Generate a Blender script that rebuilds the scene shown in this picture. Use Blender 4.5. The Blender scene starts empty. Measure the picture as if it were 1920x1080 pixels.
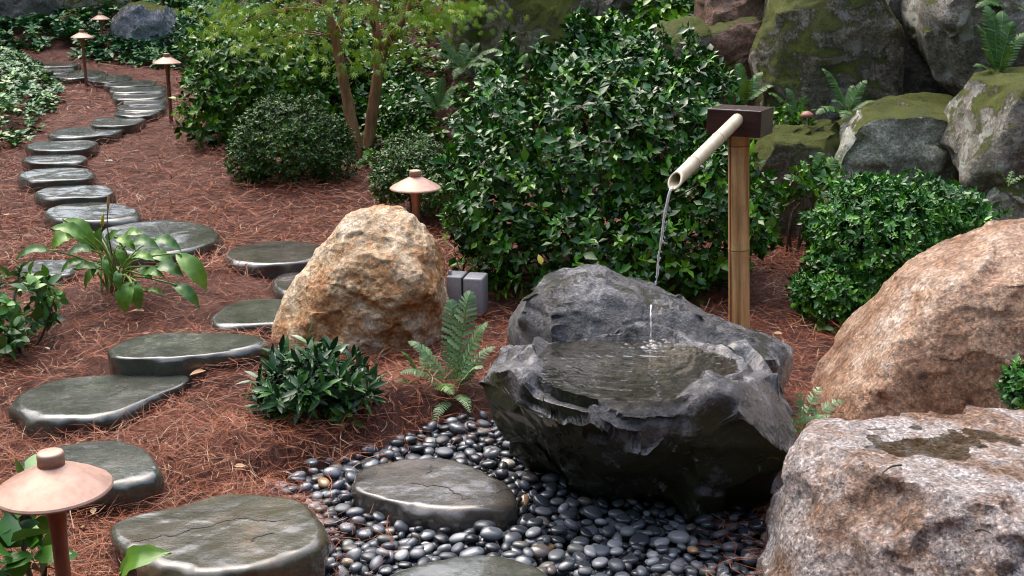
import bpy, bmesh, math, random
import numpy as np
from mathutils import Vector, Matrix

random.seed(7)
rng = np.random.default_rng(7)
S = bpy.context.scene
COL = S.collection
R = math.radians

# ------------------------------------------------------------------ camera, sky, sun, exposure
FPX, CAMZ, PITCH = 2200.0, 1.5, R(15.0)
cd = bpy.data.cameras.new('camera')
cam = bpy.data.objects.new('camera', cd)
COL.objects.link(cam)
cam.location = (0, 0, CAMZ)
cam.rotation_euler = (math.pi / 2 - PITCH, 0, 0)
cd.sensor_width = 36.0
cd.lens = FPX / 1920 * 36
cd.clip_end = 600
cd.dof.use_dof = True
cd.dof.focus_distance = 3.6
cd.dof.aperture_fstop = 14.0
S.camera = cam

SUNV = Vector((-0.30, 0.42, 1.0)).normalized()
w = bpy.data.worlds.new('World')
S.world = w
w.use_nodes = True
wn = w.node_tree
sky = wn.nodes.new('ShaderNodeTexSky')
sky.sky_type = 'NISHITA'
sky.sun_disc = False
sky.sun_elevation = math.asin(SUNV.z)
sky.sun_rotation = math.atan2(SUNV.x, SUNV.y)
sky.dust_density = 5.0
sky.air_density = 1.0
sky.ozone_density = 1.0
wn.links.new(sky.outputs[0], wn.nodes['Background'].inputs[0])
wn.nodes['Background'].inputs[1].default_value = 0.15
sl = bpy.data.lights.new('sun', 'SUN')
sl.energy = 0.5
sl.angle = R(100)
sl.color = (1.0, 0.97, 0.93)
sun = bpy.data.objects.new('sun', sl)
COL.objects.link(sun)
sun.rotation_euler = (-SUNV).to_track_quat('-Z', 'Y').to_euler()
sun.location = (-4, 6, 14)

vs = S.view_settings
vs.view_transform = 'Standard'
vs.look = 'None'
vs.gamma = 1
vs.use_curve_mapping = False
vs.exposure = 1.6
try:
    S.cycles.use_denoising = True
    S.cycles.denoiser = 'OPENIMAGEDENOISE'
except Exception:
    pass
S.cycles.filter_width = 1.05
S.cycles.max_bounces = 6
S.cycles.diffuse_bounces = 3
S.cycles.glossy_bounces = 3
S.cycles.transmission_bounces = 4
S.cycles.transparent_max_bounces = 6
S.cycles.caustics_reflective = False
S.cycles.caustics_refractive = False
S.cycles.sample_clamp_indirect = 4.0

# ------------------------------------------------------------------ survey helpers: sight lines measured in the photograph
FW = np.array([0, math.cos(PITCH), -math.sin(PITCH)])
UP = np.array([0, math.sin(PITCH), math.cos(PITCH)])
RT = np.array([1.0, 0, 0])
C0 = np.array([0, 0, CAMZ])


def ray(px, py):
    return FW + RT * ((px - 960) / FPX) + UP * ((540 - py) / FPX)


def P(px, py, y):
    d = ray(px, py)
    return C0 + d * (y / d[1])


def PZ(px, py, z):
    d = ray(px, py)
    return C0 + d * ((z - CAMZ) / d[2])


def mpp(px, py, y):
    return (y / ray(px, py)[1]) / FPX


# ------------------------------------------------------------------ numpy noise
def _h(i, j, k):
    with np.errstate(over='ignore'):
        n = (i.astype(np.int64) * 374761393 + j.astype(np.int64) * 668265263 + k.astype(np.int64) * 2147483647) & 0xFFFFFFFF
        n = ((n ^ (n >> 13)) * 1274126177) & 0xFFFFFFFF
        n = ((n ^ (n >> 16)) * 2246822519) & 0xFFFFFFFF
        n = n ^ (n >> 15)
    return n.astype(np.float64) / 2147483647.5 - 1.0


def vnoise(p):
    p = np.asarray(p, float)
    f = np.floor(p)
    t = p - f
    t = t * t * t * (t * (t * 6 - 15) + 10)
    i, j, k = (f[:, a].astype(np.int64) for a in range(3))
    r = 0
    for a in (0, 1):
        wx = t[:, 0] if a else 1 - t[:, 0]
        for b in (0, 1):
            wy = t[:, 1] if b else 1 - t[:, 1]
            for c in (0, 1):
                wz = t[:, 2] if c else 1 - t[:, 2]
                r = r + wx * wy * wz * _h(i + a, j + b, k + c)
    return r


def fbm(p, octv=4, gain=0.5):
    p = np.asarray(p, float)
    r, a, s = 0, 1.0, 0
    for o in range(octv):
        r = r + a * vnoise(p * (2.03 ** o) + 17.3 * o)
        s += a
        a *= gain
    return r / s


def ridged(p, octv=4):
    r, a, s = 0, 1.0, 0
    for o in range(octv):
        r = r + a * (1 - np.abs(vnoise(p * (2.07 ** o) + 9.1 * o)) * 2)
        s += a
        a *= 0.5
    return r / s


def xy3(x, y):
    return np.stack([x, y, np.zeros_like(x)], 1)


def sstep(a, b, x):
    t = np.clip((x - a) / (b - a), 0, 1)
    return t * t * (3 - 2 * t)


def poly_sd(x, y, poly):
    """signed distance to a closed polygon, negative inside"""
    x = np.asarray(x, float)
    y = np.asarray(y, float)
    d = np.full(x.shape, 1e9)
    ins = np.zeros(x.shape, bool)
    n = len(poly)
    for i in range(n):
        ax, ay = poly[i][:2]
        bx, by = poly[(i + 1) % n][:2]
        ex, ey = bx - ax, by - ay
        wx, wy = x - ax, y - ay
        t = np.clip((wx * ex + wy * ey) / (ex * ex + ey * ey + 1e-12), 0, 1)
        d = np.minimum(d, np.hypot(wx - ex * t, wy - ey * t))
        c = ((ay > y) != (by > y)) & (x < (bx - ax) * (y - ay) / (by - ay + 1e-12) + ax)
        ins ^= c
    return np.where(ins, -d, d)


# ------------------------------------------------------------------ lie of the land
PEB_PX = [(475, 925), (550, 885), (640, 872), (690, 845), (770, 808), (850, 790), (940, 778), (1010, 800), (1200, 870),
          (1430, 940), (1470, 1010), (1470, 1130), (1420, 1260), (580, 1260), (600, 1080), (590, 1010), (540, 940)]
PEB = [PZ(a, b, -0.03) for a, b in PEB_PX]
MOUNDS = [(430, 690, 0.07, .26), (400, 850, 0.06, .22), (330, 590, 0.05, .3), (480, 540, 0.05, .25), (730, 760, 0.05, .2),
          (560, 400, .05, .5), (1480, 560, .06, .3), (150, 600, .04, .3)]
MND = []
for a, b, hgt, rad in MOUNDS:
    q = PZ(a, b, 0.05)
    MND.append((q[0], q[1], hgt, rad))


def bank_line(x):
    return np.interp(x, [-60, -6, -4, -2.5, -1.2, -.3, .6, 1.6, 2.4, 3.5, 60], [14.5, 14.2, 14.0, 11.5, 8.9, 7.4, 6.9, 6.3, 6.05, 5.8, 5.8])


def G0(x, y):
    x = np.asarray(x, float)
    y = np.asarray(y, float)
    z = np.interp(y, [-300, 3.2, 5, 9.6, 12, 15, 30], [0.02, 0.02, 0.10, 0.34, 0.41, 0.50, .7])
    t = y - bank_line(x)
    sp = np.where(t > 4, t, np.log1p(np.exp(np.clip(t * 6, -40, 40))) / 6)
    sl_ = np.interp(x, [-6, -3, -1, 0, 1.5, 3], [.32, .32, .42, .5, .6, .62])
    rise = sl_ * sp
    z = z + np.where(rise < 1.6, rise, 1.6 + (1 - np.exp(-(rise - 1.6) / 1.5)) * 1.5)
    for mx, my, mh, mr in MND:
        z = z + mh * np.exp(-((x - mx) ** 2 + (y - my) ** 2) / mr ** 2)
    near = np.exp(-((y - 4) / 4.2) ** 2) * np.exp(-(x / 8) ** 2)
    pp = xy3(x, y)
    z = z + 0.022 * near * fbm(pp * 2.6, 3) + 0.012 * near * vnoise(pp * 9) + (1 - near) * 0.15 * fbm(pp * .25, 3) * (np.abs(y) > 14)
    sd = poly_sd(x, y, PEB)
    z = z - 0.10 * sstep(0.07, -0.05, sd)
    return z


def ground_hit(px, py):
    d = ray(px, py)
    t = np.linspace(1.5, 40, 1600)
    q = C0[None] + d[None] * t[:, None]
    g = q[:, 2] - G0(q[:, 0], q[:, 1])
    i = int(np.argmax(g < 0)) if (g < 0).any() else len(t) - 1
    return q[i]


# ------------------------------------------------------------------ mesh and object helpers
def mesh(name, V, F, mat=None, tint=None, smooth=True):
    V = np.asarray(V, np.float32)
    F = np.asarray(F, np.int32)
    me = bpy.data.meshes.new(name)
    nv, nf, k = len(V), len(F), F.shape[1]
    me.vertices.add(nv)
    me.vertices.foreach_set('co', V.ravel())
    me.loops.add(nf * k)
    me.loops.foreach_set('vertex_index', F.ravel())
    me.polygons.add(nf)
    me.polygons.foreach_set('loop_start', np.arange(0, nf * k, k, dtype=np.int32))
    me.polygons.foreach_set('loop_total', np.full(nf, k, np.int32))
    if smooth:
        me.polygons.foreach_set('use_smooth', np.ones(nf, bool))
    if tint is not None:
        a = me.attributes.new('tint', 'FLOAT', 'POINT')
        a.data.foreach_set('value', np.asarray(tint, np.float32))
    me.update()
    if mat:
        me.materials.append(mat)
    return me


def obj(name, me, parent=None, loc=None):
    o = bpy.data.objects.new(name, me)
    COL.objects.link(o)
    if parent is not None:
        o.parent = parent
    if loc is not None:
        o.location = loc
    return o


def tag(o, label=None, cat=None, group=None, kind=None):
    if label:
        o['label'] = label
    if cat:
        o['category'] = cat
    if group:
        o['group'] = group
    if kind:
        o['kind'] = kind
    return o


def empty(name, loc, label, cat, group=None):
    o = bpy.data.objects.new(name, None)
    COL.objects.link(o)
    o.location = loc
    o.empty_display_size = .05
    return tag(o, label, cat, group)


def join(parts):
    Vs, Fs, n = [], [], 0
    for V, F in parts:
        Vs.append(V)
        Fs.append(np.asarray(F) + n)
        n += len(V)
    return np.concatenate(Vs), np.concatenate(Fs)


def tube(pts, rad, n=8, cap=True):
    pts = np.asarray(pts, float)
    rad = np.broadcast_to(np.asarray(rad, float), (len(pts),))
    T = np.gradient(pts, axis=0)
    T /= np.linalg.norm(T, axis=1)[:, None] + 1e-9
    ref = np.array([0, 0, 1.0]) if abs(T[0, 2]) < .9 else np.array([1.0, 0, 0])
    V = []
    a = np.linspace(0, 2 * math.pi, n, endpoint=False)
    for i in range(len(pts)):
        u = np.cross(T[i], ref)
        u /= np.linalg.norm(u) + 1e-9
        v = np.cross(u, T[i])
        V.append(pts[i] + rad[i] * (np.cos(a)[:, None] * u + np.sin(a)[:, None] * v))
    V = np.concatenate(V)
    F = []
    for i in range(len(pts) - 1):
        for j in range(n):
            F.append((i * n + j, i * n + (j + 1) % n, (i + 1) * n + (j + 1) % n, (i + 1) * n + j))
    if cap:
        k = len(V)
        V = np.concatenate([V, pts[:1], pts[-1:]])
        m = (len(pts) - 1) * n
        for j in range(n):
            F.append((k, (j + 1) % n, j, k))
            F.append((k + 1, m + j, m + (j + 1) % n, k + 1))
        F = [f if len(set(f)) == 4 else f for f in F]
    F = np.array(F)
    return V, F


def clean_tube(pts, rad, n=8):
    V, F = tube(pts, rad, n, cap=False)
    return V, F


def lathe(prof, n=40):
    a = np.linspace(0, 2 * math.pi, n, endpoint=False)
    V = np.concatenate([np.stack([r * np.cos(a), r * np.sin(a), np.full(n, z)], 1) for r, z in prof])
    F = [(i * n + j, i * n + (j + 1) % n, (i + 1) * n + (j + 1) % n, (i + 1) * n + j) for i in range(len(prof) - 1) for j in range(n)]
    return V, np.array(F)


def curve_pts(ctrl, n):
    ctrl = np.asarray(ctrl, float)
    t = np.linspace(0, len(ctrl) - 1, n)
    i = np.clip(t.astype(int), 0, len(ctrl) - 2)
    f = (t - i)[:, None]
    p0 = ctrl[np.clip(i - 1, 0, None)]
    p1 = ctrl[i]
    p2 = ctrl[i + 1]
    p3 = ctrl[np.clip(i + 2, None, len(ctrl) - 1)]
    return .5 * (2 * p1 + (p2 - p0) * f + (2 * p0 - 5 * p1 + 4 * p2 - p3) * f ** 2 + (3 * p1 - p0 - 3 * p2 + p3) * f ** 3)


def bevel_box(sx, sy, sz, bev, seg=3):
    bm = bmesh.new()
    bmesh.ops.create_cube(bm, size=1)
    for v in bm.verts:
        v.co = Vector((v.co.x * sx, v.co.y * sy, v.co.z * sz))
    bmesh.ops.bevel(bm, geom=bm.edges[:], offset=bev, segments=seg, affect='EDGES', profile=.5)
    return bm


def bm_mesh(bm, name, mat, smooth=True):
    me = bpy.data.meshes.new(name)
    bm.to_mesh(me)
    bm.free()
    if mat:
        me.materials.append(mat)
    if smooth:
        me.polygons.foreach_set('use_smooth', np.ones(len(me.polygons), bool))
    return me


# ------------------------------------------------------------------ materials
class M:
    def __init__(s, name):
        s.m = bpy.data.materials.new(name)
        s.m.use_nodes = True
        s.nt = s.m.node_tree
        s.b = s.nt.nodes['Principled BSDF']
        s.out = s.nt.nodes['Material Output']
        s._tc = None

    def node(s, t, **k):
        n = s.nt.nodes.new(t)
        for a, b in k.items():
            setattr(n, a, b)
        return n

    def link(s, a, b):
        s.nt.links.new(a, b)

    def inp(s, sock, v):
        if hasattr(v, 'links') or hasattr(v, 'is_linked'):
            s.link(v, sock)
        else:
            sock.default_value = v

    def co(s, scale=None, kind='Object'):
        if s._tc is None:
            s._tc = s.node('ShaderNodeTexCoord')
        o = s._tc.outputs[kind]
        if scale:
            mp = s.node('ShaderNodeMapping')
            mp.inputs['Scale'].default_value = scale
            s.link(o, mp.inputs[0])
            return mp.outputs[0]
        return o

    def noise(s, scale, detail=6, rough=.6, vec=None, dist=0):
        n = s.node('ShaderNodeTexNoise')
        s.link(vec or s.co(), n.inputs['Vector'])
        n.inputs['Scale'].default_value = scale
        n.inputs['Detail'].default_value = detail
        n.inputs['Roughness'].default_value = rough
        n.inputs['Distortion'].default_value = dist
        return n.outputs['Fac']

    def vor(s, scale, vec=None, feature='F1', out='Distance'):
        n = s.node('ShaderNodeTexVoronoi', feature=feature)
        s.link(vec or s.co(), n.inputs['Vector'])
        n.inputs['Scale'].default_value = scale
        return n.outputs[out]

    def ramp(s, fac, stops):
        n = s.node('ShaderNodeValToRGB')
        e = n.color_ramp.elements
        while len(e) < len(stops):
            e.new(.5)
        for i, (p, c) in enumerate(stops):
            e[i].position = p
            e[i].color = (c, c, c, 1) if not hasattr(c, '__len__') else (*c, 1)
        s.link(fac, n.inputs[0])
        return n.outputs[0]

    def mix(s, fac, a, b, blend='MIX'):
        n = s.node('ShaderNodeMix', data_type='RGBA', blend_type=blend)
        s.inp(n.inputs[0], fac)
        for sock, v in ((n.inputs[6], a), (n.inputs[7], b)):
            if isinstance(v, tuple) and len(v) == 3:
                v = (*v, 1)
            s.inp(sock, v)
        return n.outputs[2]

    def math(s, op, a, b=0.0, clamp=False):
        n = s.node('ShaderNodeMath', operation=op, use_clamp=clamp)
        s.inp(n.inputs[0], a)
        s.inp(n.inputs[1], b)
        return n.outputs[0]

    def bump(s, h, strength=.5, dist=.01, prev=None):
        n = s.node('ShaderNodeBump')
        n.inputs['Strength'].default_value = strength
        n.inputs['Distance'].default_value = dist
        s.link(h, n.inputs['Height'])
        if prev is not None:
            s.link(prev, n.inputs['Normal'])
        return n.outputs[0]

    def attr(s, name='tint'):
        return s.node('ShaderNodeAttribute', attribute_name=name).outputs['Fac']

    def set(s, **k):
        names = {'color': 'Base Color', 'rough': 'Roughness', 'metal': 'Metallic', 'normal': 'Normal', 'ior': 'IOR',
                 'spec': 'Specular IOR Level', 'trans': 'Transmission Weight', 'coat': 'Coat Weight', 'coatr': 'Coat Roughness', 'sheen': 'Sheen Weight'}
        for a, v in k.items():
            if isinstance(v, tuple) and len(v) == 3:
                v = (*v, 1)
            s.inp(s.b.inputs[names[a]], v)
        return s.m


def rock_mat(name, stops, scale=3.0, moss=0.0, mosscol=((.055, .070, .008), (.17, .20, .020)), rough=(.3, .6), speck=.5, bump=.7,
             streak=None, lichen=0.0, grain=60, coat=0.0, mosslow=False):
    k = M(name)
    n1 = k.noise(scale, 8, .62, dist=.4)
    n2 = k.noise(scale * 4.3, 8, .65)
    n3 = k.noise(grain * .8, 6, .75)
    f = k.math('ADD', k.math('MULTIPLY', n1, .6), k.math('MULTIPLY', n2, .4))
    c = k.ramp(f, stops)
    v = k.ramp(n3, [(.36, .22), (.5, 1.0), (.64, 1.9)])
    c = k.mix(speck, c, k.mix(1.0, c, v, 'MULTIPLY'))
    vo = k.vor(grain * 1.4)
    c = k.mix(k.math('MULTIPLY', k.ramp(vo, [(.12, 1), (.22, 0)]), speck * .7), c, (.02, .02, .022))
    gv = k.node('ShaderNodeTexVoronoi', feature='F1')
    k.link(k.co(), gv.inputs['Vector'])
    gv.inputs['Scale'].default_value = grain * 2.1
    gs = k.node('ShaderNodeSeparateColor')
    k.link(gv.outputs['Color'], gs.inputs[0])
    gr_ = k.ramp(gs.outputs[0], [(.0, .30), (.14, .72), (.5, 1.0), (.82, 1.35), (1.0, 1.9)])
    c = k.mix(min(1.0, speck * 1.15), c, k.mix(1.0, c, gr_, 'MULTIPLY'))
    if streak:
        sn = k.noise(1.0, 6, .6, vec=k.co((9, 9, 1.2)), dist=.5)
        c = k.mix(k.ramp(sn, [(.56, 0), (.66, .75)]), c, streak)
    if lichen:
        ln = k.noise(scale * 2.1, 8, .55, vec=k.co((1, 1, 1)), dist=1.2)
        c = k.mix(k.ramp(ln, [(.66 - .12 * lichen, 0), (.70 - .12 * lichen, .85)]), c, (.42, .43, .38))
    h = k.math('ADD', k.math('MULTIPLY', n2, .7), k.math('MULTIPLY', n3, .3))
    nrm = k.bump(n1, bump * .3, .04)
    nrm = k.bump(h, bump, .03, nrm)
    nrm = k.bump(n3, bump * .6, .010, nrm)
    rg = k.ramp(n2, [(.35, rough[0]), (.65, rough[1])])
    if moss:
        geo = k.node('ShaderNodeNewGeometry')
        sx = k.node('ShaderNodeSeparateXYZ')
        k.link(geo.outputs['Normal'], sx.inputs[0])
        mn = k.noise(scale * 1.3, 7, .65, dist=.6)
        up = k.math('MULTIPLY', sx.outputs[2], -.25 if mosslow else .55)
        mk = k.math('ADD', k.math('ADD', mn, up), moss - .75)
        mf = k.noise(90, 4, .8)
        mk = k.math('ADD', mk, k.math('MULTIPLY', k.math('SUBTRACT', mf, .5), .55))
        mk = k.ramp(mk, [(.30, 0), (.40, 1)])
        mc = k.ramp(k.math('ADD', k.math('MULTIPLY', mf, .6), k.math('MULTIPLY', mn, .4)), [(.38, mosscol[0]), (.66, mosscol[1])])
        c = k.mix(mk, c, mc)
        rg = k.mix(mk, rg, (.9, .9, .9))
        nrm = k.bump(k.math('MULTIPLY', mk, k.math('ADD', mf, .6)), 1.0, .03, nrm)
    return k.set(color=c, rough=rg, normal=nrm, coat=coat, coatr=.12)


def leaf_mat(name, stops, rough=.32, trans=0.0, spec=.5, scale=120):
    k = M(name)
    t = k.attr()
    c = k.ramp(t, stops)
    n = k.noise(scale, 3, .5)
    c = k.mix(.5, c, k.mix(1.0, c, k.ramp(n, [(.3, .6), (.7, 1.3)]), 'MULTIPLY'))
    k.set(color=c, rough=rough, spec=spec, normal=k.bump(n, .25, .002))
    if trans:
        tr = k.node('ShaderNodeBsdfTranslucent')
        k.link(k.mix(.5, c, (.12, .20, .02)), tr.inputs[0])
        ms = k.node('ShaderNodeMixShader')
        ms.inputs[0].default_value = trans
        k.link(k.b.outputs[0], ms.inputs[1])
        k.link(tr.outputs[0], ms.inputs[2])
        k.link(ms.outputs[0], k.out.inputs[0])
    return k.m


# wet stepping stones
def slab_mat(name, a, b, c_, streak=True):
    k = M(name)
    n1 = k.noise(2.6, 6, .6, dist=.8)
    n2 = k.noise(14, 7, .65)
    n3 = k.noise(110, 4, .7)
    col = k.ramp(k.math('ADD', k.math('MULTIPLY', n1, .85), k.math('MULTIPLY', n2, .15)), [(.36, a), (.5, b), (.66, c_)])
    col = k.mix(.35, col, k.mix(1.0, col, k.ramp(n3, [(.35, .5), (.65, 1.4)]), 'MULTIPLY'))
    st = k.noise(1.0, 5, .6, vec=k.co((7, 34, 20)), dist=.6)
    pud = k.ramp(k.noise(3.3, 4, .5), [(.42, 0), (.55, 1)])
    rg = k.math('ADD', k.math('MULTIPLY', k.ramp(n2, [(.35, .13), (.65, .30)]), .85), k.math('MULTIPLY', pud, .06))
    nrm = k.bump(st, .13, .006)
    nrm = k.bump(n2, .16, .010, nrm)
    nrm = k.bump(n3, .20, .003, nrm)
    return k.set(color=col, rough=rg, normal=nrm, coat=.6, coatr=.07, spec=.5)


MAT = {}
MAT['slab'] = slab_mat('wet_slab', (.036, .040, .031), (.062, .066, .052), (.095, .088, .066))
MAT['slab_rust'] = slab_mat('wet_rust_slab', (.042, .042, .030), (.075, .066, .042), (.16, .090, .038))
MAT['slab_brown'] = slab_mat('wet_brown_slab', (.046, .041, .036), (.076, .067, .057), (.115, .09, .068))
MAT['basin'] = rock_mat('basin_rock', [(.36, (.040, .040, .040)), (.47, (.10, .10, .103)), (.56, (.18, .18, .187)), (.68, (.30, .30, .31))],
                        4.0, moss=.60, mosscol=((.03, .035, .012), (.08, .095, .025)), rough=(.24, .5), bump=.9, grain=70, coat=.35, mosslow=True)
MAT['backstone'] = rock_mat('back_rock', [(.36, (.040, .040, .041)), (.5, (.11, .11, .114)), (.64, (.24, .24, .248))],
                            4.0, moss=.02, mosscol=((.03, .038, .012), (.075, .085, .025)), rough=(.22, .45), bump=.7, grain=80, coat=.12)
MAT['warm'] = rock_mat('warm_rock', [(.36, (.22, .075, .018)), (.44, (.46, .22, .075)), (.51, (.58, .41, .235)), (.62, (.72, .61, .46))],
                       3.2, rough=(.3, .55), bump=.9, speck=.42, grain=55, coat=.1)
MAT['brown'] = rock_mat('brown_rock', [(.36, (.11, .052, .028)), (.45, (.29, .155, .085)), (.53, (.42, .275, .18)), (.64, (.56, .47, .40))],
                        2.6, rough=(.28, .55), bump=.8, speck=.6, grain=60, coat=.1)
MAT['granite'] = rock_mat('granite_rock', [(.36, (.16, .075, .038)), (.45, (.32, .20, .135)), (.51, (.44, .36, .32)), (.60, (.60, .56, .55))],
                          3.0, rough=(.22, .5), bump=.95, speck=.75, grain=75, coat=.18)
MAT['mossy'] = rock_mat('mossy_rock', [(.36, (.10, .085, .055)), (.5, (.25, .21, .145)), (.64, (.42, .40, .33))], 2.2, moss=.54,
                        rough=(.45, .8), bump=.9, streak=(.27, .27, .24), grain=50)
MAT['mossywall'] = rock_mat('mossy_wall_rock', [(.36, (.16, .135, .09)), (.5, (.36, .32, .24)), (.64, (.54, .51, .44))], 2.4, moss=.60, mosscol=((.09, .105, .012), (.22, .25, .03)),
                         rough=(.45, .8), bump=.9, streak=(.30, .30, .27), grain=50)
MAT['darkrock'] = rock_mat('dark_rock', [(.36, (.05, .044, .036)), (.5, (.10, .09, .072)), (.66, (.18, .165, .14))], 2.6, moss=.16,
                           rough=(.5, .8), bump=.9, grain=50)
MAT['greyrock'] = rock_mat('grey_green_rock', [(.36, (.15, .155, .11)), (.48, (.33, .335, .26)), (.62, (.50, .50, .43))], 2.4, moss=.26,
                           rough=(.45, .8), bump=.9, grain=60, lichen=.25)
MAT['lichenrock'] = rock_mat('lichen_rock', [(.36, (.09, .08, .06)), (.5, (.20, .185, .145)), (.66, (.34, .32, .27))], 3.0, moss=.38,
                             rough=(.45, .8), bump=.9, grain=60, lichen=.8)
MAT['redrock'] = rock_mat('red_brown_rock', [(.36, (.06, .030, .018)), (.5, (.17, .085, .05)), (.66, (.30, .20, .14))], 2.4, moss=.14,
                          rough=(.35, .65), bump=.8, grain=60)
MAT['bluegrey'] = rock_mat('blue_grey_rock', [(.36, (.10, .10, .105)), (.5, (.22, .22, .235)), (.66, (.38, .38, .40))], 2.2, moss=.22,
                           rough=(.4, .7), bump=.9, grain=60)

MAT['holly'] = leaf_mat('holly_leaf', [(0, (.010, .048, .004)), (.55, (.022, .115, .006)), (.88, (.06, .20, .010)), (1, (.12, .30, .014))], .27, spec=.5)
MAT['camellia'] = leaf_mat('camellia_leaf', [(0, (.014, .055, .004)), (.6, (.038, .15, .008)), (1, (.16, .36, .014))], .33, spec=.4)
MAT['boxwood'] = leaf_mat('boxwood_leaf', [(0, (.016, .046, .007)), (.6, (.036, .098, .011)), (1, (.085, .19, .016))], .36, spec=.4)
MAT['boxbright'] = leaf_mat('bright_boxwood_leaf', [(0, (.012, .055, .010)), (.6, (.028, .135, .016)), (1, (.11, .32, .02))], .30, spec=.45)
MAT['pieris'] = leaf_mat('pieris_leaf', [(0, (.010, .040, .012)), (.6, (.022, .085, .020)), (1, (.06, .18, .025))], .26, spec=.5)
MAT['hosta'] = leaf_mat('hosta_leaf', [(0, (.03, .10, .022)), (.5, (.08, .21, .03)), (1, (.17, .34, .035))], .33, trans=.18, scale=40)
MAT['broad'] = leaf_mat('broad_leaf', [(0, (.014, .055, .012)), (.6, (.038, .14, .024)), (1, (.10, .28, .025))], .28, trans=.08)
MAT['pachy'] = leaf_mat('pachysandra_leaf', [(0, (.018, .075, .030)), (.6, (.05, .17, .055)), (.93, (.12, .30, .05)), (1, (.36, .48, .22))], .36, spec=.4)
MAT['fern'] = leaf_mat('fern_leaf', [(0, (.02, .07, .014)), (.6, (.06, .16, .026)), (1, (.13, .28, .04))], .42, trans=.15)
MAT['silverfern'] = leaf_mat('silver_fern_leaf', [(0, (.06, .13, .055)), (.6, (.13, .25, .10)), (1, (.28, .42, .22))], .40, trans=.1)
MAT['maple'] = leaf_mat('maple_leaf', [(0, (.10, .22, .012)), (.6, (.24, .42, .016)), (1, (.45, .58, .03))], .42, trans=.35)
MAT['wood_leaf'] = leaf_mat('woodland_leaf', [(0, (.02, .05, .012)), (.6, (.05, .10, .02)), (1, (.10, .17, .035))], .5, trans=.2, scale=3)

k = M('stem_bark')
MAT['stem'] = k.set(color=k.ramp(k.noise(40, 4), [(.3, (.03, .022, .012)), (.7, (.09, .07, .035))]), rough=.7)
k = M('green_stalk')
MAT['stalk'] = k.set(color=k.ramp(k.noise(30, 3), [(.3, (.10, .20, .04)), (.7, (.22, .34, .08))]), rough=.4)
k = M('maple_bark')
nb = k.noise(1, 6, .6, vec=k.co((30, 30, 5)))
MAT['bark'] = k.set(color=k.ramp(nb, [(.3, (.13, .055, .02)), (.55, (.30, .15, .06)), (.75, (.42, .26, .13))]), rough=.6, normal=k.bump(nb, .6, .01))
k = M('woodland_bark')
MAT['wbark'] = k.set(color=(.05, .04, .03), rough=.9)

k = M('soil_and_needles')
nz = k.noise(9, 8, .7)
nf = k.noise(70, 6, .8)
MAT['ground'] = k.set(color=k.ramp(k.math('ADD', k.math('MULTIPLY', nz, .5), k.math('MULTIPLY', nf, .5)),
                                   [(.36, (.030, .010, .006)), (.52, (.13, .038, .020)), (.68, (.23, .078, .045))]),
                      rough=.75, normal=k.bump(nf, 1.0, .03))
k = M('pine_needle')
t = k.attr()
MAT['needle'] = k.set(color=k.ramp(t, [(0, (.06, .016, .006)), (.35, (.195, .055, .024)), (.75, (.315, .108, .052)), (.90, (.37, .18, .115)), (1, (.46, .33, .22))]),
                      rough=.45, spec=.2)
k = M('pebble_stone')
t = k.attr()
pn = k.noise(35, 5, .6)
pc = k.ramp(t, [(0, (.020, .023, .028)), (.3, (.058, .066, .078)), (.55, (.115, .128, .148)), (.70, (.13, .14, .125)), (.80, (.12, .10, .09)),
                (.90, (.26, .275, .29)), (.955, (.36, .22, .10)), (1, (.62, .59, .52))])
MAT['pebble'] = k.set(color=k.mix(.4, pc, k.mix(1.0, pc, k.ramp(pn, [(.3, .6), (.7, 1.4)]), 'MULTIPLY')), rough=k.ramp(k.math('FRACT', k.math('MULTIPLY', t, 41.0)), [(.0, .10), (.6, .22), (1, .48)]), spec=.5, coat=k.ramp(k.math('FRACT', k.math('MULTIPLY', t, 23.0)), [(.3, 0), (.7, .4)]), coatr=.06)

k = M('copper_patina')
cn = k.noise(9, 6, .65, dist=.6)
cf = k.noise(55, 5, .7)
MAT['copper'] = k.set(color=k.ramp(k.math('ADD', k.math('MULTIPLY', cn, .75), k.math('MULTIPLY', cf, .25)),
                                   [(.34, (.30, .17, .125)), (.5, (.47, .30, .23)), (.66, (.58, .40, .30))]),
                      metal=.3, rough=k.ramp(cn, [(.3, .42), (.7, .62)]), normal=k.bump(cf, .1, .003))
k = M('aged_copper_stem')
cn = k.noise(1, 6, .65, vec=k.co((40, 40, 9)))
MAT['copper_stem'] = k.set(color=k.ramp(cn, [(.3, (.16, .065, .042)), (.55, (.30, .125, .08)), (.75, (.42, .22, .15))]), metal=.5, rough=.42, normal=k.bump(cn, .15, .003))

k = M('post_bamboo')
bn = k.noise(1, 6, .65, vec=k.co((34, 34, 2.2)), dist=.3)
bs = k.noise(6, 5, .6)
bc = k.ramp(bn, [(.3, (.12, .05, .018)), (.44, (.36, .20, .075)), (.56, (.52, .34, .15)), (.75, (.62, .46, .24))])
bc = k.mix(k.ramp(bs, [(.5, 0), (.7, .55)]), bc, (.20, .11, .05))
MAT['bamboo_post'] = k.set(color=bc, rough=.45, normal=k.bump(bn, .25, .003))
k = M('pale_bamboo')
bn = k.noise(1, 5, .6, vec=k.co((30, 30, 4)))
MAT['bamboo'] = k.set(color=k.ramp(bn, [(.3, (.50, .43, .28)), (.7, (.66, .59, .43))]), rough=.38, normal=k.bump(bn, .08, .002))
k = M('pale_node')
MAT['spout_node'] = k.set(color=(.30, .23, .13), rough=.6)
k = M('dark_node')
MAT['node'] = k.set(color=(.10, .055, .025), rough=.6)
k = M('dark_wet_timber')
bn = k.noise(1, 7, .65, vec=k.co((5, 60, 60)), dist=.4)
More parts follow.
